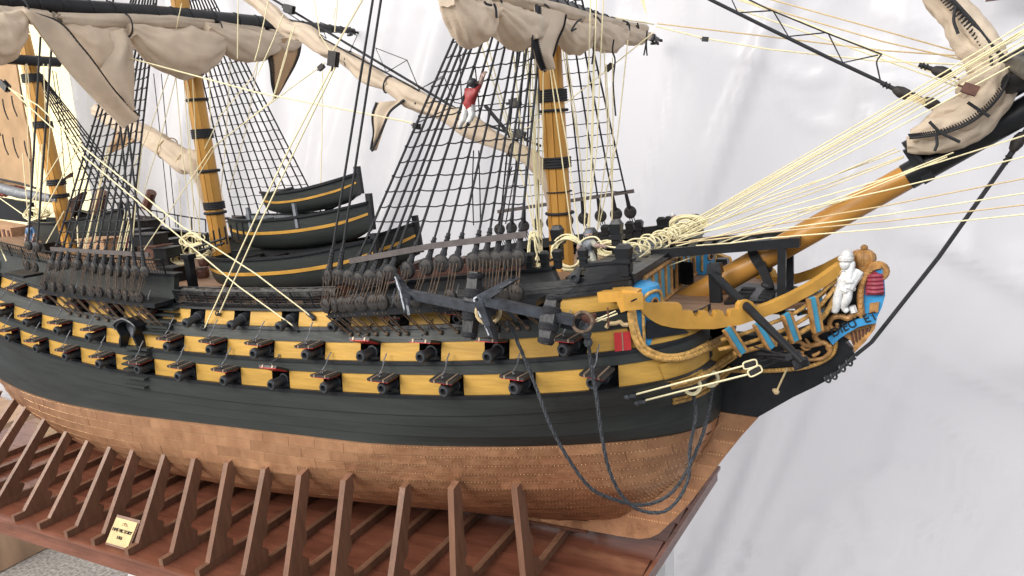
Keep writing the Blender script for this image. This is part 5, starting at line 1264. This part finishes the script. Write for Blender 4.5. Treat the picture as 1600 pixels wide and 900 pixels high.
# around the main shrouds: hanging coils of falls
for xa, ya, xb, yb in ((172, 232, 130, 392), (168, 230, 133, 392), (174, 235, 144, 394), (200, 330, 185, 394), (204, 332, 190, 394), (207, 333, 193, 394), (212, 320, 199, 395), (196, 330, 182, 394), (120, 338, 122, 386), (222, 225, 205, 395), (62, 225, 55, 330), (66, 225, 60, 340), (35, 240, 45, 350), (100, 232, 40, 330), (100, 330, 72, 380), (0, 310, 40, 338), (128, 220, 60, 345)):
    rope([Y(xa, ya, -4.2), Y(xb, yb, -5.2)], .045)
rope([Y(0, 385, -6.6), Y(10, 408, -6.8)], .05)
for P, y in (([(82, 110), (95, 200), (104, 310)], 2), ([(87, 112), (110, 250), (122, 330)], 2), ([(68, 100), (72, 210), (60, 330)], -1.5), ([(75, 100), (78, 200), (70, 320)], -1.5), ([(40, 100), (44, 230), (48, 300)], -1.2), ([(42, 100), (58, 280)], -1.2), ([(240, 115), (252, 225), (266, 360)], 3), ([(252, 115), (262, 225), (275, 355)], 3)):
    rope([Y(px, py, y) for px, py in P], .04, 'blackcord' if y > 1 else 'cord')
# falls around the foremast
for P, y in (([(741, 38), (765, 110), (797, 210), (822, 300), (836, 368)], -2.2), ([(754, 33), (772, 110), (800, 210), (832, 345), (838, 372)], -2.0), ([(824, 58), (829, 180), (836, 300), (843, 410)], -1.2), ([(829, 60), (835, 200), (841, 320), (845, 418)], -1.3), ([(818, 60), (833, 200), (838, 330), (846, 420)], -1.4), ([(799, 52), (812, 180), (832, 320), (839, 400)], -1.5), ([(849, 110), (848, 225), (847, 330), (846, 422)], -1.0), ([(836, 60), (840, 160), (843, 260), (842, 350)], -1.0), ([(833, 58), (838, 150), (836, 260), (848, 400)], -1.1),
             ([(858, 96), (875, 225), (895, 377)], -.9), ([(862, 98), (886, 225), (901, 338), (906, 395)], -.9), ([(923, -5), (920, 100), (917, 250), (912, 385)], -1), ([(932, -5), (929, 90), (926, 225), (919, 380)], -1), ([(943, -5), (938, 100), (933, 225), (914, 388)], 0), ([(928, 70), (924, 225), (921, 385)], 0), ([(881, 60), (900, 180), (915, 330)], 2), ([(876, 60), (905, 230), (915, 340)], 2),
             ([(981, 62), (974, 130), (964, 222), (935, 357)], 2.5), ([(957, 90), (958, 222), (955, 378)], 2.5), ([(944, 80), (950, 222), (940, 300), (933, 360)], 2.6), ([(1022, 50), (950, 108), (885, 160), (800, 215)], 3), ([(956, 378), (957, 300), (947, 100)], 2.5)):
    rope([Y(px, py, y) for px, py in P], .040)
block(Y(952, 105, 3), (1, 0, .7), 1.0); block(Y(805, 160, 0), (1, 0, .1), 1.5, 'cushion'); block(Y(812, 210, 0), (1, 0, -.4), 1.5, 'cushion')
rope([Y(652, 192, -4), Y(700, 170, -3), Y(800, 160, -1)], .035, 'blackcord')
for P in ([(718, 60), (720, 130), (724, 200)], [(742, 100), (748, 160), (752, 222)], [(740, 235), (738, 290), (740, 352)], [(748, 235), (750, 300), (751, 355)], [(800, 260), (778, 345)], [(806, 262), (790, 350)], [(764, 170), (758, 225)]):
    rope([Y(px, py, 3.5) for px, py in P], .05, 'blackcord')
rope([Y(1022, 38, 12), Y(905, 18, 8), Y(800, 3, 4), Y(740, -8, 1)], .055); rope([Y(1010, 35, 11), Y(900, 21, 8), Y(806, 6, 4)], .045); block(Y(912, 18, 8.3), (1, .4, -.2), 1.2, 'blackrail')
ya_ = Y(1025, 40, 12.5)
for a in (-25, -18, -12): rope([Y(1010, 22, 12), Y(1010+a, -45, 12)], .04)
# far fore brace ropes running forward
for P, m_ in (([(1027, 37), (1200, 57), (1380, 79), (1525, 89), (1640, 97)], 'tancord'), ([(1025, 41), (1100, 60), (1200, 77), (1370, 95), (1525, 102)], 'cord'), ([(1190, -5), (1207, 0), (1380, 48), (1525, 89)], 'tancord'), ([(1170, 3), (1225, 20), (1380, 65), (1515, 96)], 'tancord'), ([(1110, -18), (1200, 14), (1290, 50), (1440, 107), (1510, 135)], 'cord'), ([(1150, 14), (1200, 30), (1330, 75), (1460, 122), (1508, 140)], 'cord'), ([(1120, -12), (1260, 36), (1380, 88)], 'cord'), ([(1548, 150), (1600, 170), (1660, 192)], 'cord')):
    rope([Y(px, py, 1.2) for px, py in P], .042, m_)
block(Y(1102, 61, 1.2), (1, 0, -.2), .7, 'blackrail'); block(Y(1516, 139, -2.6), (1, 0, -.45), 1.25, 'brown'); block(Y(1528, 146, -1.0), (1, 0, -.3), .7, 'blackrail')
stay('stay', [Y(1060, -27, 0), Y(1107, -2, 0), Y(1200, 44, 0), Y(1290, 88, 0), Y(1376, 128, 0), Y(1396, 138, 0)], .085)
stay('stay', [Y(1090, -40, 0), Y(1200, 14, 0), Y(1290, 51, 0), Y(1378, 85, 0)], .035)
stay('stay_lacing', [Y(px, py, 0) for px, py in ((1107, -2), (1140, -8), (1153, 20), (1200, 17), (1208, 17), (1232, 57), (1290, 51), (1294, 52), (1317, 98), (1372, 86))], .032)
stay('stay_lacing', catmull([Y(px, py, 0) for px, py in ((1378, 84), (1370, 96), (1372, 110), (1376, 128))], 5), .035)
def heart(px, py, y, d):
    c = Y(px, py, y); d = d.normalized(); mb = MB(); mb.lathe(c-d*.42, d, [(0, .07), (.12, .16), (.35, .23), (.60, .22), (.78, .14), (.84, .03)], 14); part('heart_block', mb, M['deadeye'], ship, True)
    mb = MB(); mb.tube([c-d*.4, c-d*.9], .10, 6); mb.ring(c-d*.6, d, .10, .04, 8, 5); mb.ring(c-d*.75, d, .10, .04, 8, 5); part('seizing', mb, M['blackcord'], ship, True)
hd = Y(1408, 143, 0)-Y(1376, 128, 0); heart(1410, 145, 0, hd); heart(1472, 113, 0, Y(1500, 125, 0)-Y(1440, 105, 0))
heart(1455, 162, 0, hd)
for k in range(4): rope([Y(1415+k, 146+3*k, -.15), Y(1454+k, 158+3*k, -.15)], .035, 'tancord')
rope([Y(1480, 116, -.1), Y(1512, 130, -.1)], .05, 'lanyard')
# the fan of running lines led forward from the forecastle
fan = [(276, 1600, 37, 1), (281, 1600, 46, .5), (284, 1600, 50, 0), (286, 1600, 54, 2), (290, 1600, 62, 1), (297, 1600, 78, 0), (308, 1407, 235, 0), (314, 1400, 232, -.3), (318, 1412, 244, 1), (326, 1412, 246, .5), (332, 1600, 212, -1), (345, 1420, 283, -.8), (350, 1490, 238, -1), (353, 1600, 279, -1.5), (360, 1600, 302, -2), (363, 1600, 320, -2.4), (372, 1600, 335, -2.8), (356, 1480, 245, -1), (279, 1600, 48, 2.5), (294, 1600, 70, 2), (338, 1600, 245, -1.2), (304, 1600, 92, -.4)]
for i, (yl, xr_, yr_, y) in enumerate(fan):
    sl = (yr_-yl)/(xr_-1200); xs_ = 1018+(yl-276)*.30+R.uniform(0, 46)
    p0 = Y(xs_, yl+sl*(xs_-1200)*.93+2, y+R.uniform(-.5, 1.5)); p1 = Y(1200, yl, y); p2 = Y(xr_, yr_, (-2.8 if yr_ < 100 else 0) if y > -1 else y)
    ext = [p2+(p2-p1)*.5] if xr_ > 1550 else []
    rope([p0, lerp(p0, p1, .5)-Vector((0, 0, .05)), p1, lerp(p1, p2, .5)-Vector((0, 0, .06)), p2]+ext, .036, 'cord' if i not in (13, 15) else 'tancord')
# tangled coils
def coil(label, c, r, n, seed, flat=(1, 1, 1), th=.044, span=None, top=True):
    rr = random.Random(seed); P = []; c = Vector(c)
    for k in range(n*10):
        a = 2*math.pi*k/10; q = k//10; v = Vector((math.cos(a)*flat[0], .35*math.sin(a*1+q)*flat[1]+.12*rr.uniform(-1, 1), math.sin(a)*flat[2]))*r*(.72+.34*nz(q*.7+seed, 0, a*.1))
        if span: v += span*(k/(n*10)-.5)+Vector((0, 0, .12*math.sin(q*1.7)))
        P.append(c+v+Vector((.06*math.sin(q*2.1), 0, .05*math.cos(q*1.3))))
    mb = MB(); mb.tube(catmull(P, 3), th, 5); o = part('rope_coil', mb, M['cord'], None if top else ship, True)
    if top: tag(o, label, 'rope coil', 'coils of cream rope on the forecastle')
    return o
coil('round cream rope coil hung on a timberhead just left of the grey crew figure', Y(889, 395, -3.6), 1.0, 8, 3, (1, .5, .95))
coil('bundled cream rope hank hanging left of the foremast foot', Y(834, 392, -3.4), .95, 9, 5, (.32, .5, 1.15))
coil('loose cream rope coil on the deck behind the forward corner post', Y(957, 388, -.5), .85, 9, 8, (1.35, .8, .55))
coil('long tangled heap of cream rope where the forward lines are belayed', Y(1035, 374, .4), .72, 18, 11, (1.0, 1.5, .72), span=Y(1085, 352, 1.5)-Y(985, 396, -2))
coil('tangle of cream rope by the blue officer figure at the far forecastle corner', Y(1075, 350, 2.4), .75, 10, 14, (1.5, 1, .7))
rope(catmull([Y(px, py, -3.8) for px, py in ((905, 380), (916, 372), (932, 371), (945, 384), (975, 388))], 5), .055)
rope(catmull([Y(px, py, -3.6) for px, py in ((881, 423), (896, 418), (906, 405))], 5), .055)
# heaps of line on the quarterdeck and waist
for i, (px, py, y, r_) in enumerate(((300, 375, -1.5, .8), (312, 392, -2, .9), (285, 405, -2.4, .7), (52, 335, -2, .9), (66, 332, -1.5, .8), (342, 372, 1, .6))): coil('', Y(px, py, y), r_, 7, 20+i, (1.4, 1, .6), top=False)
for i, (px, py, y, sx, sz, m_) in enumerate(((245, 388, -2.5, .8, .35, 'brown'), (262, 392, -3, .6, .4, 'blackrail'), (232, 372, -2, 1.2, .5, 'blackrail'), (270, 378, 0, .6, .4, 'blackrail'), (155, 380, -2.5, 1.4, .6, 'tanwood'), (175, 378, -1.5, 1.0, .5, 'crimson'), (200, 365, .5, 2.0, .5, 'blackrail'), (120, 352, 1, 2.5, .4, 'blackrail'), (210, 350, 4, 2.4, .5, 'deadeye'))):
    p = Y(px, py, y); mb = MB(); mb.abox(p.x-sx, p.x+sx, y-.6, y+.6, p.z-sz, p.z+sz*.5); mb.abox(p.x-sx*1.1, p.x+sx*1.1, y-.7, y+.7, p.z+sz*.5, p.z+sz*.65); part('deck_fitting', mb, M[m_], ship)
mb = MB()
for k in range(8):
    p = Y(315+9*k, 366-3*k, -2.8)
    mb.tube([p, p-Vector((0, 0, 1.1))], .06, 5)
mb.tube([Y(312, 392, -2.8), Y(350, 380, -2.8)], .08, 5); mb.tube([Y(300, 388, -2.8), Y(352, 372, -2.8)], .08, 5); part('quarterdeck_rail', mb, M['blackrail'], ship)
mb = MB(); p = Y(298, 424, -4.9); mb.abox(p.x-.22, p.x+.22, -5.1, -4.7, p.z-1.2, p.z+.8); mb.box(p+Vector((0, 0, .9)), (.32, 0, 0), (0, .3, 0), (0, 0, .14)); part('bitt', mb, M['blackrail'], ship)
mb = MB(); mb.tube([Y(228, 325, 1), Y(237, 300, 1)], .35, 8); part('davit', mb, M['brown'], ship); block(Y(241, 312, .8), (0, 0, 1), 1.2); block(Y(245, 333, .8), (0, 0, 1), 1.2)
mb = MB(); mb.tube([Y(151, 335, 2), Y(160, 300, 2)], .45, 8); part('davit', mb, M['brown'], ship)
# poop: grated skylight, dark screen and orange carved rail at the far left
sk2 = MB(); a = Y(-30, 352, 0); b = Y(34, 364, 0); sk2.prism([a+Vector((0, -.8, -.9)), b+Vector((0, -.8, -.9)), b+Vector((0, -.8, .5)), a+Vector((0, -.8, .5))], (0, 1.6, 0)); gr = part('skylight', sk2, M['tanwood'], ship)
for k in range(9): mb = MB(); mb.box(lerp(a, b, (k+.5)/9)+Vector((0, -.84, -.2)), (.12, 0, 0), (0, .03, 0), (0, 0, .5)); part('slat', mb, M['brown'], gr)
mb = MB(); a, b = Y(-30, 322, 2), Y(48, 330, 2); mb.prism([a+Vector((0, 0, -1)), b+Vector((0, 0, -1)), b+Vector((0, 0, .7)), a+Vector((0, 0, 1.0))], (0, .4, 0)); part('poop_screen', mb, M['blackrail'], ship)
mb = MB()
for k in range(8): mb.sphere(Y(-10+6*k, 296+R.uniform(-6, 6), 3), .45, 7)
part('carved_rail', mb, M['coatred'], ship, True)
mb = MB(); mb.prism([Y(98, 320, 4), Y(128, 300, 4), Y(122, 318, 4), Y(106, 340, 4)], (0, .5, 0)); mb.prism([Y(95, 282, 4), Y(110, 270, 4), Y(108, 277, 4)], (0, .3, 0)); part('carved_rail', mb, M['brown'], ship)
# bobstays, bow lines
for dx in (0, 3):
    P = [Y(1640+dx, 155, 0), Y(1588+dx, 228, 0), Y(1465+dx, 402, -.2), Y(1360+dx, 535, -.3), Y(1334+dx, 556, -.4)]; stay('bobstay', P, .062)
heart(1590, 222, 0, Y(1600, 205, 0)-Y(1584, 232, 0)); stay('stay', [Y(1584, 232, 0), Y(1610, 195, 0), Y(1680, 150, 0)], .12)
rb_ = MB()
for px, py in ((1293, 592), (1303, 587), (1316, 575), (1327, 566)): rb_.ring(Y(px, py, -.42), (.5, -.4, .4), .16, .05, 10, 5); rb_.box(Y(px+3, py-4, -.42), (.16, 0, .12), (0, .06, 0), (.05, 0, -.06))
rb_.tube([Y(1296, 593, -.45), Y(1318, 572, -.45), Y(1334, 556, -.45)], .06, 5); part('bobstay_shackle', rb_, M['gun'], ship)
for (a, b, c_) in (((979, 620), (1160, 572), (1174, 568)), ((994, 629), (1168, 585), (1182, 578))):
    p = hullpt(*a, .15); q = Y(b[0], b[1], -5.2); e = Y(c_[0], c_[1], -5.0); rope([p, q], .055); d = (e-q).normalized()
    mb = MB(); mb.sphere(p, .14, 8); mb.box(p+(q-p).normalized()*.25, (.16, 0, .02), (0, .08, 0), (0, 0, .08)); part('bolt_and_hook', mb, M['gun'], ship)
    c = (q+e)/2+d*.15; mb = MB(); up = d.cross(Vector((0, 1, 0))).normalized(); mb.box(c, d*.24, (0, .08, 0), up*.11); part('shroud_block', mb, M['deadeye'], ship)
    mb = MB(); P = []
    for k in range(25): a_ = 2*math.pi*k/24; P.append(c+d*.29*math.copysign(abs(math.cos(a_))**.5, math.cos(a_))+up*.15*math.copysign(abs(math.sin(a_))**.5, math.sin(a_))+Vector((0, -.08, 0)))
    mb.tube(P, .035, 5); part('block_strop', mb, M['cord'], ship, True)
    stay('stay', [e, Y(1235, 555, -3.4)], .04); stay('stay', [e+Vector((0, 0, .1)), Y(1225, 548, -2)], .035)
rope([Y(1230, 575, -1.2), Y(1213, 612, -1.4)], .06, 'tancord'); mb = MB(); mb.sphere(Y(1213, 612, -1.4), .14, 8); mb.sphere(Y(1210, 610, -1.4), .1, 8); part('toggle', mb, M['tancord'], ship)
mb = MB(); mb.tube(catmull([Y(947, 500, -8), Y(925, 497, -8.4), Y(918, 499, -8.6)], 4), .05, 5); part('rope', mb, M['cord'], ship)
block(Y(921, 498, -8.5), (1, 0, .2), 1.3, 'brown'); block(Y(950, 492, -8.2), (0, 0, 1), 1.4, 'brown'); rope([Y(928, 504, -8.5), Y(965, 490, -8)], .04); rope([Y(930, 500, -8.5), Y(962, 486, -8)], .04)
# anchor cables hanging under the bow
def cable(pts, label):
    P = catmull([Y(px, py, y) for px, py, y in pts], 8); mb = MB(); u = None; N = len(P)
    for st in range(3):
        Q = []
        for i, p in enumerate(P):
            t = (P[min(N-1, i+1)]-P[max(0, i-1)]).normalized(); a = t.cross(Vector((0, 1, 0))).normalized(); b = t.cross(a); ph = i*.85+st*2*math.pi/3
            Q.append(p+(a*math.cos(ph)+b*math.sin(ph))*.040)
        mb.tube(Q, .047, 5)
    o = part('anchor_cable', mb, M['cable'], None, True); tag(o, label, 'rope', 'anchor cables under the bow')
cable([(792, 504, -9.2), (803, 522, -8.6), (828, 580, -8.3), (845, 625, -8.3), (860, 665, -8.2), (885, 712, -7.9), (918, 758, -7.4), (950, 777, -6.8), (1000, 789, -5.9), (1040, 777, -5.2), (1068, 745, -4.6), (1094, 690, -3.9), (1108, 640, -3.2), (1114, 600, -2.7)], 'grey cable hanging from beside the bright anchor crown to the front hawse ring')
cable([(908, 503, -9.0), (918, 520, -8.6), (922, 560, -8.2), (932, 620, -8.0), (940, 680, -7.8), (952, 735, -7.3), (972, 775, -6.8), (1000, 797, -6.3), (1035, 800, -5.8), (1060, 780, -5.3), (1076, 745, -4.9), (1078, 700, -4.5), (1087, 650, -4.1), (1083, 612, -3.9)], 'grey cable hanging from the forward anchor ring to the rear hawse ring')
for px, py, y in ((916, 512, -8.8), (917, 522, -8.7), (919, 535, -8.5)): mb = MB(); mb.sphere(Y(px, py, y), .2, 8); part('cable_seizing', mb, M['cable'], ship, True)

# ---------------------------------------------------------------- stand and name plate
BZ0, BZT = -8.95, -7.92
std = thing('display_stand', (-30, 0, BZ0), 'long mahogany display stand with tall curved posts carrying the ship model', 'display stand')
mb = MB(); mb.prism([(-64, -10.85, BZ0), (-5.35, -10.85, BZ0), (-3.75, 10.9, BZ0), (-64, 10.9, BZ0)], (0, 0, BZT-BZ0-.14)); part('base_board', mb, M['stand'], std)
mb = MB(); mb.beam((-64, -10.92, BZT-.09), (-5.2, -10.92, BZT-.09), .22, .20); mb.beam((-64, -10.95, BZ0+.12), (-5.2, -10.95, BZ0+.12), .26, .24); mb.beam((-5.2, -10.9, BZT-.09), (-3.65, 10.9, BZT-.09), .22, .20); part('base_moulding', mb, M['stand'], std)
n = 11
for k in range(n):
    y0 = -10.8+21.6*k/n; y1 = -10.8+21.6*(k+1)/n-.03; x1 = lerp(-5.35, -3.75, (y0+10.85)/21.7); mb = MB(); mb.abox(-64, x1, y0, y1, BZT-.14, BZT+R.uniform(-.012, .012)); part('base_plank', mb, M['stand'], std)
tops = {2: (-5.30, -2.7), 3: (-5.96, -2.98), 4: (-6.48, -3.33), 5: (-6.7, -3.38), 6: (-6.95, -3.17), 7: (-7.31, -3.07), 8: (-7.46, -2.99), 9: (-7.79, -2.84), 10: (-7.96, -2.58)}
xs = [-56.8, -54]+[-51.1, -47.7, -44.4, -41.6, -38.75, -36.1, -33.0, -30.0, -27.05, -24.2, -21.35, -18.5, -15.6, -12.7, -9.9]
tp = {11: (411, 733), 12: (467, 742), 13: (536, 751), 14: (629, 762), 15: (704, 764), 16: (803, 762)}; bt = {11: (379, 900), 12: (446, 900), 13: (519, 900), 14: (610, 900), 15: (708, 900), 16: (817, 900)}
for i, x in enumerate(xs):
    fz0 = BZT+.42
    if i in tops: ty, tz = tops[i]; by = -10.2
    elif i in tp:
        T = atX(*tp[i], x); B = atX(*bt[i], x); ty, tz = T.y, T.z; s = (B.y-T.y)/(T.z-B.z); by = ty+s*(tz-fz0)
    else: ty, tz = -4.6, -2.7; by = -9.6
    hw_ = .17
    mb = MB(); fe = min(by-.75, -8.6) if i not in tops else -10.9
    for sg in (1,): mb.abox(x-hw_*1.0, x+hw_*1.0, fe, 10.7, BZT+.005, fz0)
    part('foot_bar', mb, M['post'], std)
    for sg in (-1, 1):
        h = tz-fz0; lean = by-ty
        def pp(o, q): return (x-hw_, -sg*(ty+lean*(1-q)+o) if sg > 0 else (ty+lean*(1-q)+o), fz0+.005+h*q)
        wt = .78; prof = [(0, 0), (0, 1), (.55, 1.03), (wt, .88), (wt+.05, .6), (wt+.12, .45), (wt+.35, .36), (wt+.38, .28), (wt+.15, .24), (wt+.2, .16), (wt+.55, .13), (wt+.75, .10), (wt+.85, .04), (wt+.8, 0)]
        mb = MB(); mb.prism([pp(o, q) for o, q in prof], (2*hw_, 0, 0)); part('support_post', mb, M['post'], std)
mb = MB(); mb.abox(-50, -8.5, -.5, .5, BZT+.45, -7.36); part('keel_rest', mb, M['brown'], std)
# name plate on a wedge
c = atZ(186, 858, BZT); d1 = (atZ(205, 863, BZT)-atZ(163, 850, BZT)).normalized(); dx = Vector((1, 0, 0)); cA = atZ(165, 851, BZT)
wd = 2.15; up = Vector((0, .62, .80)).normalized(); nv = dx.cross(up).normalized()
org = Vector((cA.x-.05, cA.y, BZT+.02)); H_ = 1.75
np_ = thing('name_plaque', org+dx*wd/2, 'small brass name plaque on a tilted wooden block leaning at the front of the stand', 'plaque')
mb = MB(); mb.prism([org, org+up*H_, org+up*H_-nv*.38, Vector((org.x, (org+up*H_-nv*.38).y+.25, BZT+.02))], dx*wd); part('block', mb, M['post'], np_)
pn = MB(); o2 = org+nv*.012+dx*.10+up*.12; pn.prism([o2, o2+dx*(wd-.2), o2+dx*(wd-.2)+up*(H_-.28), o2+up*(H_-.28)], nv*.05)
M['plate'] = mat('brass_plate', (.46, .345, .17), .35, .4, var=.08, scale=1.5); pl = part('plate', pn, M['plate'], np_)
lettering('HMS VICTORY', .275, org+nv*.066+dx*wd*.5+up*H_*.53, dx, up, M['dark'], pl); lettering('1765', .26, org+nv*.066+dx*wd*.5+up*H_*.31, dx, up, M['dark'], pl)
mb = MB(); Q = [org+nv*.066+dx*(wd*.5+.32*math.sin(k*.5)*(1-k/30))+up*(H_*.75+.09*math.cos(k*.9)) for k in range(22)]; mb.tube(catmull(Q, 3), .012, 4); part('emblem', mb, M['brown'], pl)

# ---------------------------------------------------------------- room: hanging sheet, floor, cabinet
def sheet_mat(name, col, rough=.42, trans=.0):
    m_ = mat(name, col, rough, var=.03, scale=.06, spec=.45, bump=.35, bscale=.9, sheen=.2, stretch=(1, 1, .5)); nt = m_.node_tree; N = nt.nodes; b = N['Principled BSDF']; tr = N.new('ShaderNodeBsdfTranslucent'); mxs = N.new('ShaderNodeMixShader'); mxs.inputs[0].default_value = .48
    tr.inputs[0].default_value = (.78, .77, .80, 1); nt.links.new(b.outputs[0], mxs.inputs[1]); nt.links.new(tr.outputs[0], mxs.inputs[2])
    if b.inputs['Normal'].links: nt.links.new(b.inputs['Normal'].links[0].from_socket, tr.inputs['Normal'])
    rn = N.new('ShaderNodeTexNoise'); rn.noise_type = 'RIDGED_MULTIFRACTAL'; rn.inputs['Scale'].default_value = .085; rn.inputs['Detail'].default_value = 5; rn.inputs['Roughness'].default_value = .38; rn.inputs['Distortion'].default_value = .6
    mp2 = N.new('ShaderNodeMapping'); mp2.inputs['Scale'].default_value = (1/K, 1/K, .45/K); mp2.inputs['Rotation'].default_value = (0, .5, 0); tc2 = N.new('ShaderNodeTexCoord'); nt.links.new(tc2.outputs['Object'], mp2.inputs[0]); nt.links.new(mp2.outputs[0], rn.inputs['Vector'])
    b2 = N.new('ShaderNodeBump'); b2.inputs['Strength'].default_value = .9; b2.inputs['Distance'].default_value = 2.2*K; nt.links.new(rn.outputs[0], b2.inputs['Height'])
    nt.links.new(b2.outputs[0], b.inputs['Normal']); nt.links.new(b2.outputs[0], tr.inputs['Normal'])
    nt.links.new(mxs.outputs[0], N['Material Output'].inputs[0]); return m_
M['sheet'] = sheet_mat('white_satin', (.58, .562, .570), .24); M['yellowsheet'] = mat('yellow_cloth', (.86, .76, .46), .8, var=.06, scale=.1)
def cloth(name, x0, x1, z0, z1, yf, nx, nz_, m_, amp=1.0, seed=0, label=None):
    rows = []
    for i in range(nz_+1):
        z = lerp(z0, z1, i/nz_); row = []
        for j in range(nx+1):
            x = lerp(x0, x1, j/nx); s = (x+.30*z)/9; d2 = (x-.75*z)/14
            y = yf(x, z); q = (x-.35*z)/8; d = (z+.62*x)/9; e = (x-.62*z)/60; wr = smooth(-2, 14, x); wl = 1-.75*wr
            y += amp*.9*nz(q*.7, z*.012, seed)*wl+amp*1.1*nz(d*.55, e*.9, seed+9)*wr
            y -= amp*(2.4*max(0, .13-abs(nz(q*.9, z*.016, seed+3)))+1.2*max(0, .12-abs(nz(q*2.1, z*.03, seed+5))))*wl
            y -= amp*(2.6*max(0, .12-abs(nz(d*.8, e*1.2, seed+13)))+1.2*max(0, .10-abs(nz(d*1.9, e*2, seed+15))))*wr
            mk = smooth(-.05, .35, nz(x*.07, z*.08, seed+21)); y -= amp*.9*mk*max(0, .14-abs(nz(x*.30+z*.12, z*.22, seed+7)))+amp*.35*mk*max(0, .14-abs(nz(x*.8, z*.6-x*.2, seed+8)))
            row.append((x, y, z))
        rows.append(row)
    mb = MB(); mb.grid(rows); me = mb.mesh(name, M[m_], True, ang=0); o = link(name, me); o['kind'] = 'structure'; o['label'] = label or name; return o
def yf(x, z):
    y = 17+.02*max(0, -x-40)**1.2
    zc = interp([(-60, -8), (5, -3.0), (22, 1.2), (60, 4)], x); b = math.exp(-((z-zc)/2.0)**2); y -= 1.3*b*smooth(4, 20, x)
    if z < zc: y += 0.10*(zc-z)*smooth(4, 18, x)
    return y
cloth('backdrop_sheet', -150, 75, -34, 62, yf, 420, 200, 'sheet', 2.6, 2.0, 'white satin sheet hung behind the ship')
cloth('yellow_curtain', atY(-40, 200, 11.5).x, atY(126, 200, 11.5).x, -8, 40, lambda x, z: 11.5, 50, 30, 'yellowsheet', .5, 5.0, 'pale yellow cloth hanging behind the mizzen mast')
M['carpet'] = mat('grey_carpet', (.30, .28, .26), .95, var=.3, scale=2.5, bump=1.0, bscale=6)
mb = MB(); mb.add([(-170, -90, -34), (90, -90, -34), (90, 60, -34), (-170, 60, -34)], [(0, 1, 2, 3)]); fl = link('floor', mb.mesh('floor', M['carpet'])); fl['kind'] = 'structure'; fl['label'] = 'grey carpet floor'
cab = thing('wooden_cabinet', (-60, 6, -34), 'pale wooden cabinet on the carpet below the left end of the stand', 'cabinet')
M['cab'] = mat('cabinet_wood', (.42, .27, .17), .5, var=.15, scale=.5, stretch=(1, 1, .2)); ca, cb = atZ(0, 894, -33.9), atZ(64, 861, -33.9); e_ = (cb-ca)
mb = MB(); mb.prism([ca-e_*.3, cb+e_*.6, cb+e_*.6+Vector((-40, 8, 0)), ca-e_*.3+Vector((-40, 8, 0))], (0, 0, 18)); part('carcass', mb, M['cab'], cab)
tb = thing('table', (-28, 0, -34), 'white table under the wooden stand with square legs', 'table')
M['tablew'] = mat('white_table_paint', (.78, .78, .78), .4, var=.04)
lgx = atY(1046, 872, 8.8).x-1.1
for x, y in ((lgx, 8.8), (-8.2, -7.8), (-50, 9), (-34.2, -8.6)): mb = MB(); mb.abox(x-1.1, x+1.1, y-1.1, y+1.1, -33.95, -10.2); part('leg', mb, M['tablew'], tb)
mb = MB(); mb.abox(-60, -7, -9.6, 9.8, -10.2, BZ0-.01); part('tabletop', mb, M['tablew'], tb)
pic = thing('framed_print', atY(1570, -2, 15), 'corner of a framed print hanging at the top right edge', 'picture')
mb = MB(); a = atY(1540, 2, 15.0); mb.prism([a, a+Vector((6, 0, .0)), a+Vector((6, 0, 4)), a+Vector((1.1, 0, 4))], (0, .3, 0)); part('frame', mb, M['brown'], pic); mb = MB(); mb.prism([a+Vector((.9, -.05, .25)), a+Vector((6, -.05, .25)), a+Vector((6, -.05, 4)), a+Vector((1.6, -.05, 4))], (0, .05, 0)); part('print', mb, M['cushion'], pic)
# dark clutter of rails and gear round the quarterdeck and the far rail
for i in range(16):
    x = -33-1.25*i; y = R.uniform(-4.8, 3.5); z = zU1(x)+.25; h = R.uniform(.5, 1.5); mb = MB()
    if i % 3 == 0: mb.abox(x-.7, x+.7, y-.5, y+.5, z, z+h*.6); mb.abox(x-.8, x+.8, y-.6, y+.6, z+h*.6, z+h*.6+.12)
    elif i % 3 == 1:
        for q in range(4): mb.tube([(x-.9+.6*q, y, z), (x-.9+.6*q, y, z+1.1)], .06, 5)
        mb.tube([(x-1, y, z+1.1), (x+1, y, z+1.1)], .07, 5)
    else: mb.lathe((x, y, z), (0, 0, 1), [(0, .35), (.2, .42), (.5, .42), (.75, .34)], 10)
    part('deck_fitting', mb, M[('blackrail', 'deadeye', 'brown')[i % 3]], ship)
for s in (1,):
    for k in range(14):
        x = -32-1.6*k; mb = MB(); mb.tube([(x, 6.6, zU1(x)+1.9), (x, 6.75, zU1(x)+2.9)], .06, 5); part('hammock_crane', mb, M['blackrail'], ship)
    mb = MB(); mb.tube([(-32-1.6*k, 6.75, zU1(-32-1.6*k)+2.9) for k in range(14)], .06, 5); part('hammock_crane', mb, M['blackrail'], ship)
for i in range(26):
    x = -31.5-.85*i; y = -5.6+.35*math.sin(i*1.7); z = zU1(x)+.2; mb = MB()
    if i % 2: mb.abox(x-.3, x+.3, y-.25, y+.25, z, z+R.uniform(.4, .9)); mb.abox(x-.36, x+.36, y-.3, y+.3, z+.25, z+.36)
    else: mb.tube(catmull([(x-.5, y, z+.2), (x-.2, y-.1, z+R.uniform(.6, 1.2)), (x+.2, y+.1, z+.5), (x+.5, y, z+R.uniform(.5, 1.1))], 4), .07, 5)
    part('deck_fitting', mb, M[('blackrail', 'net', 'deadeye')[i % 3]], ship)
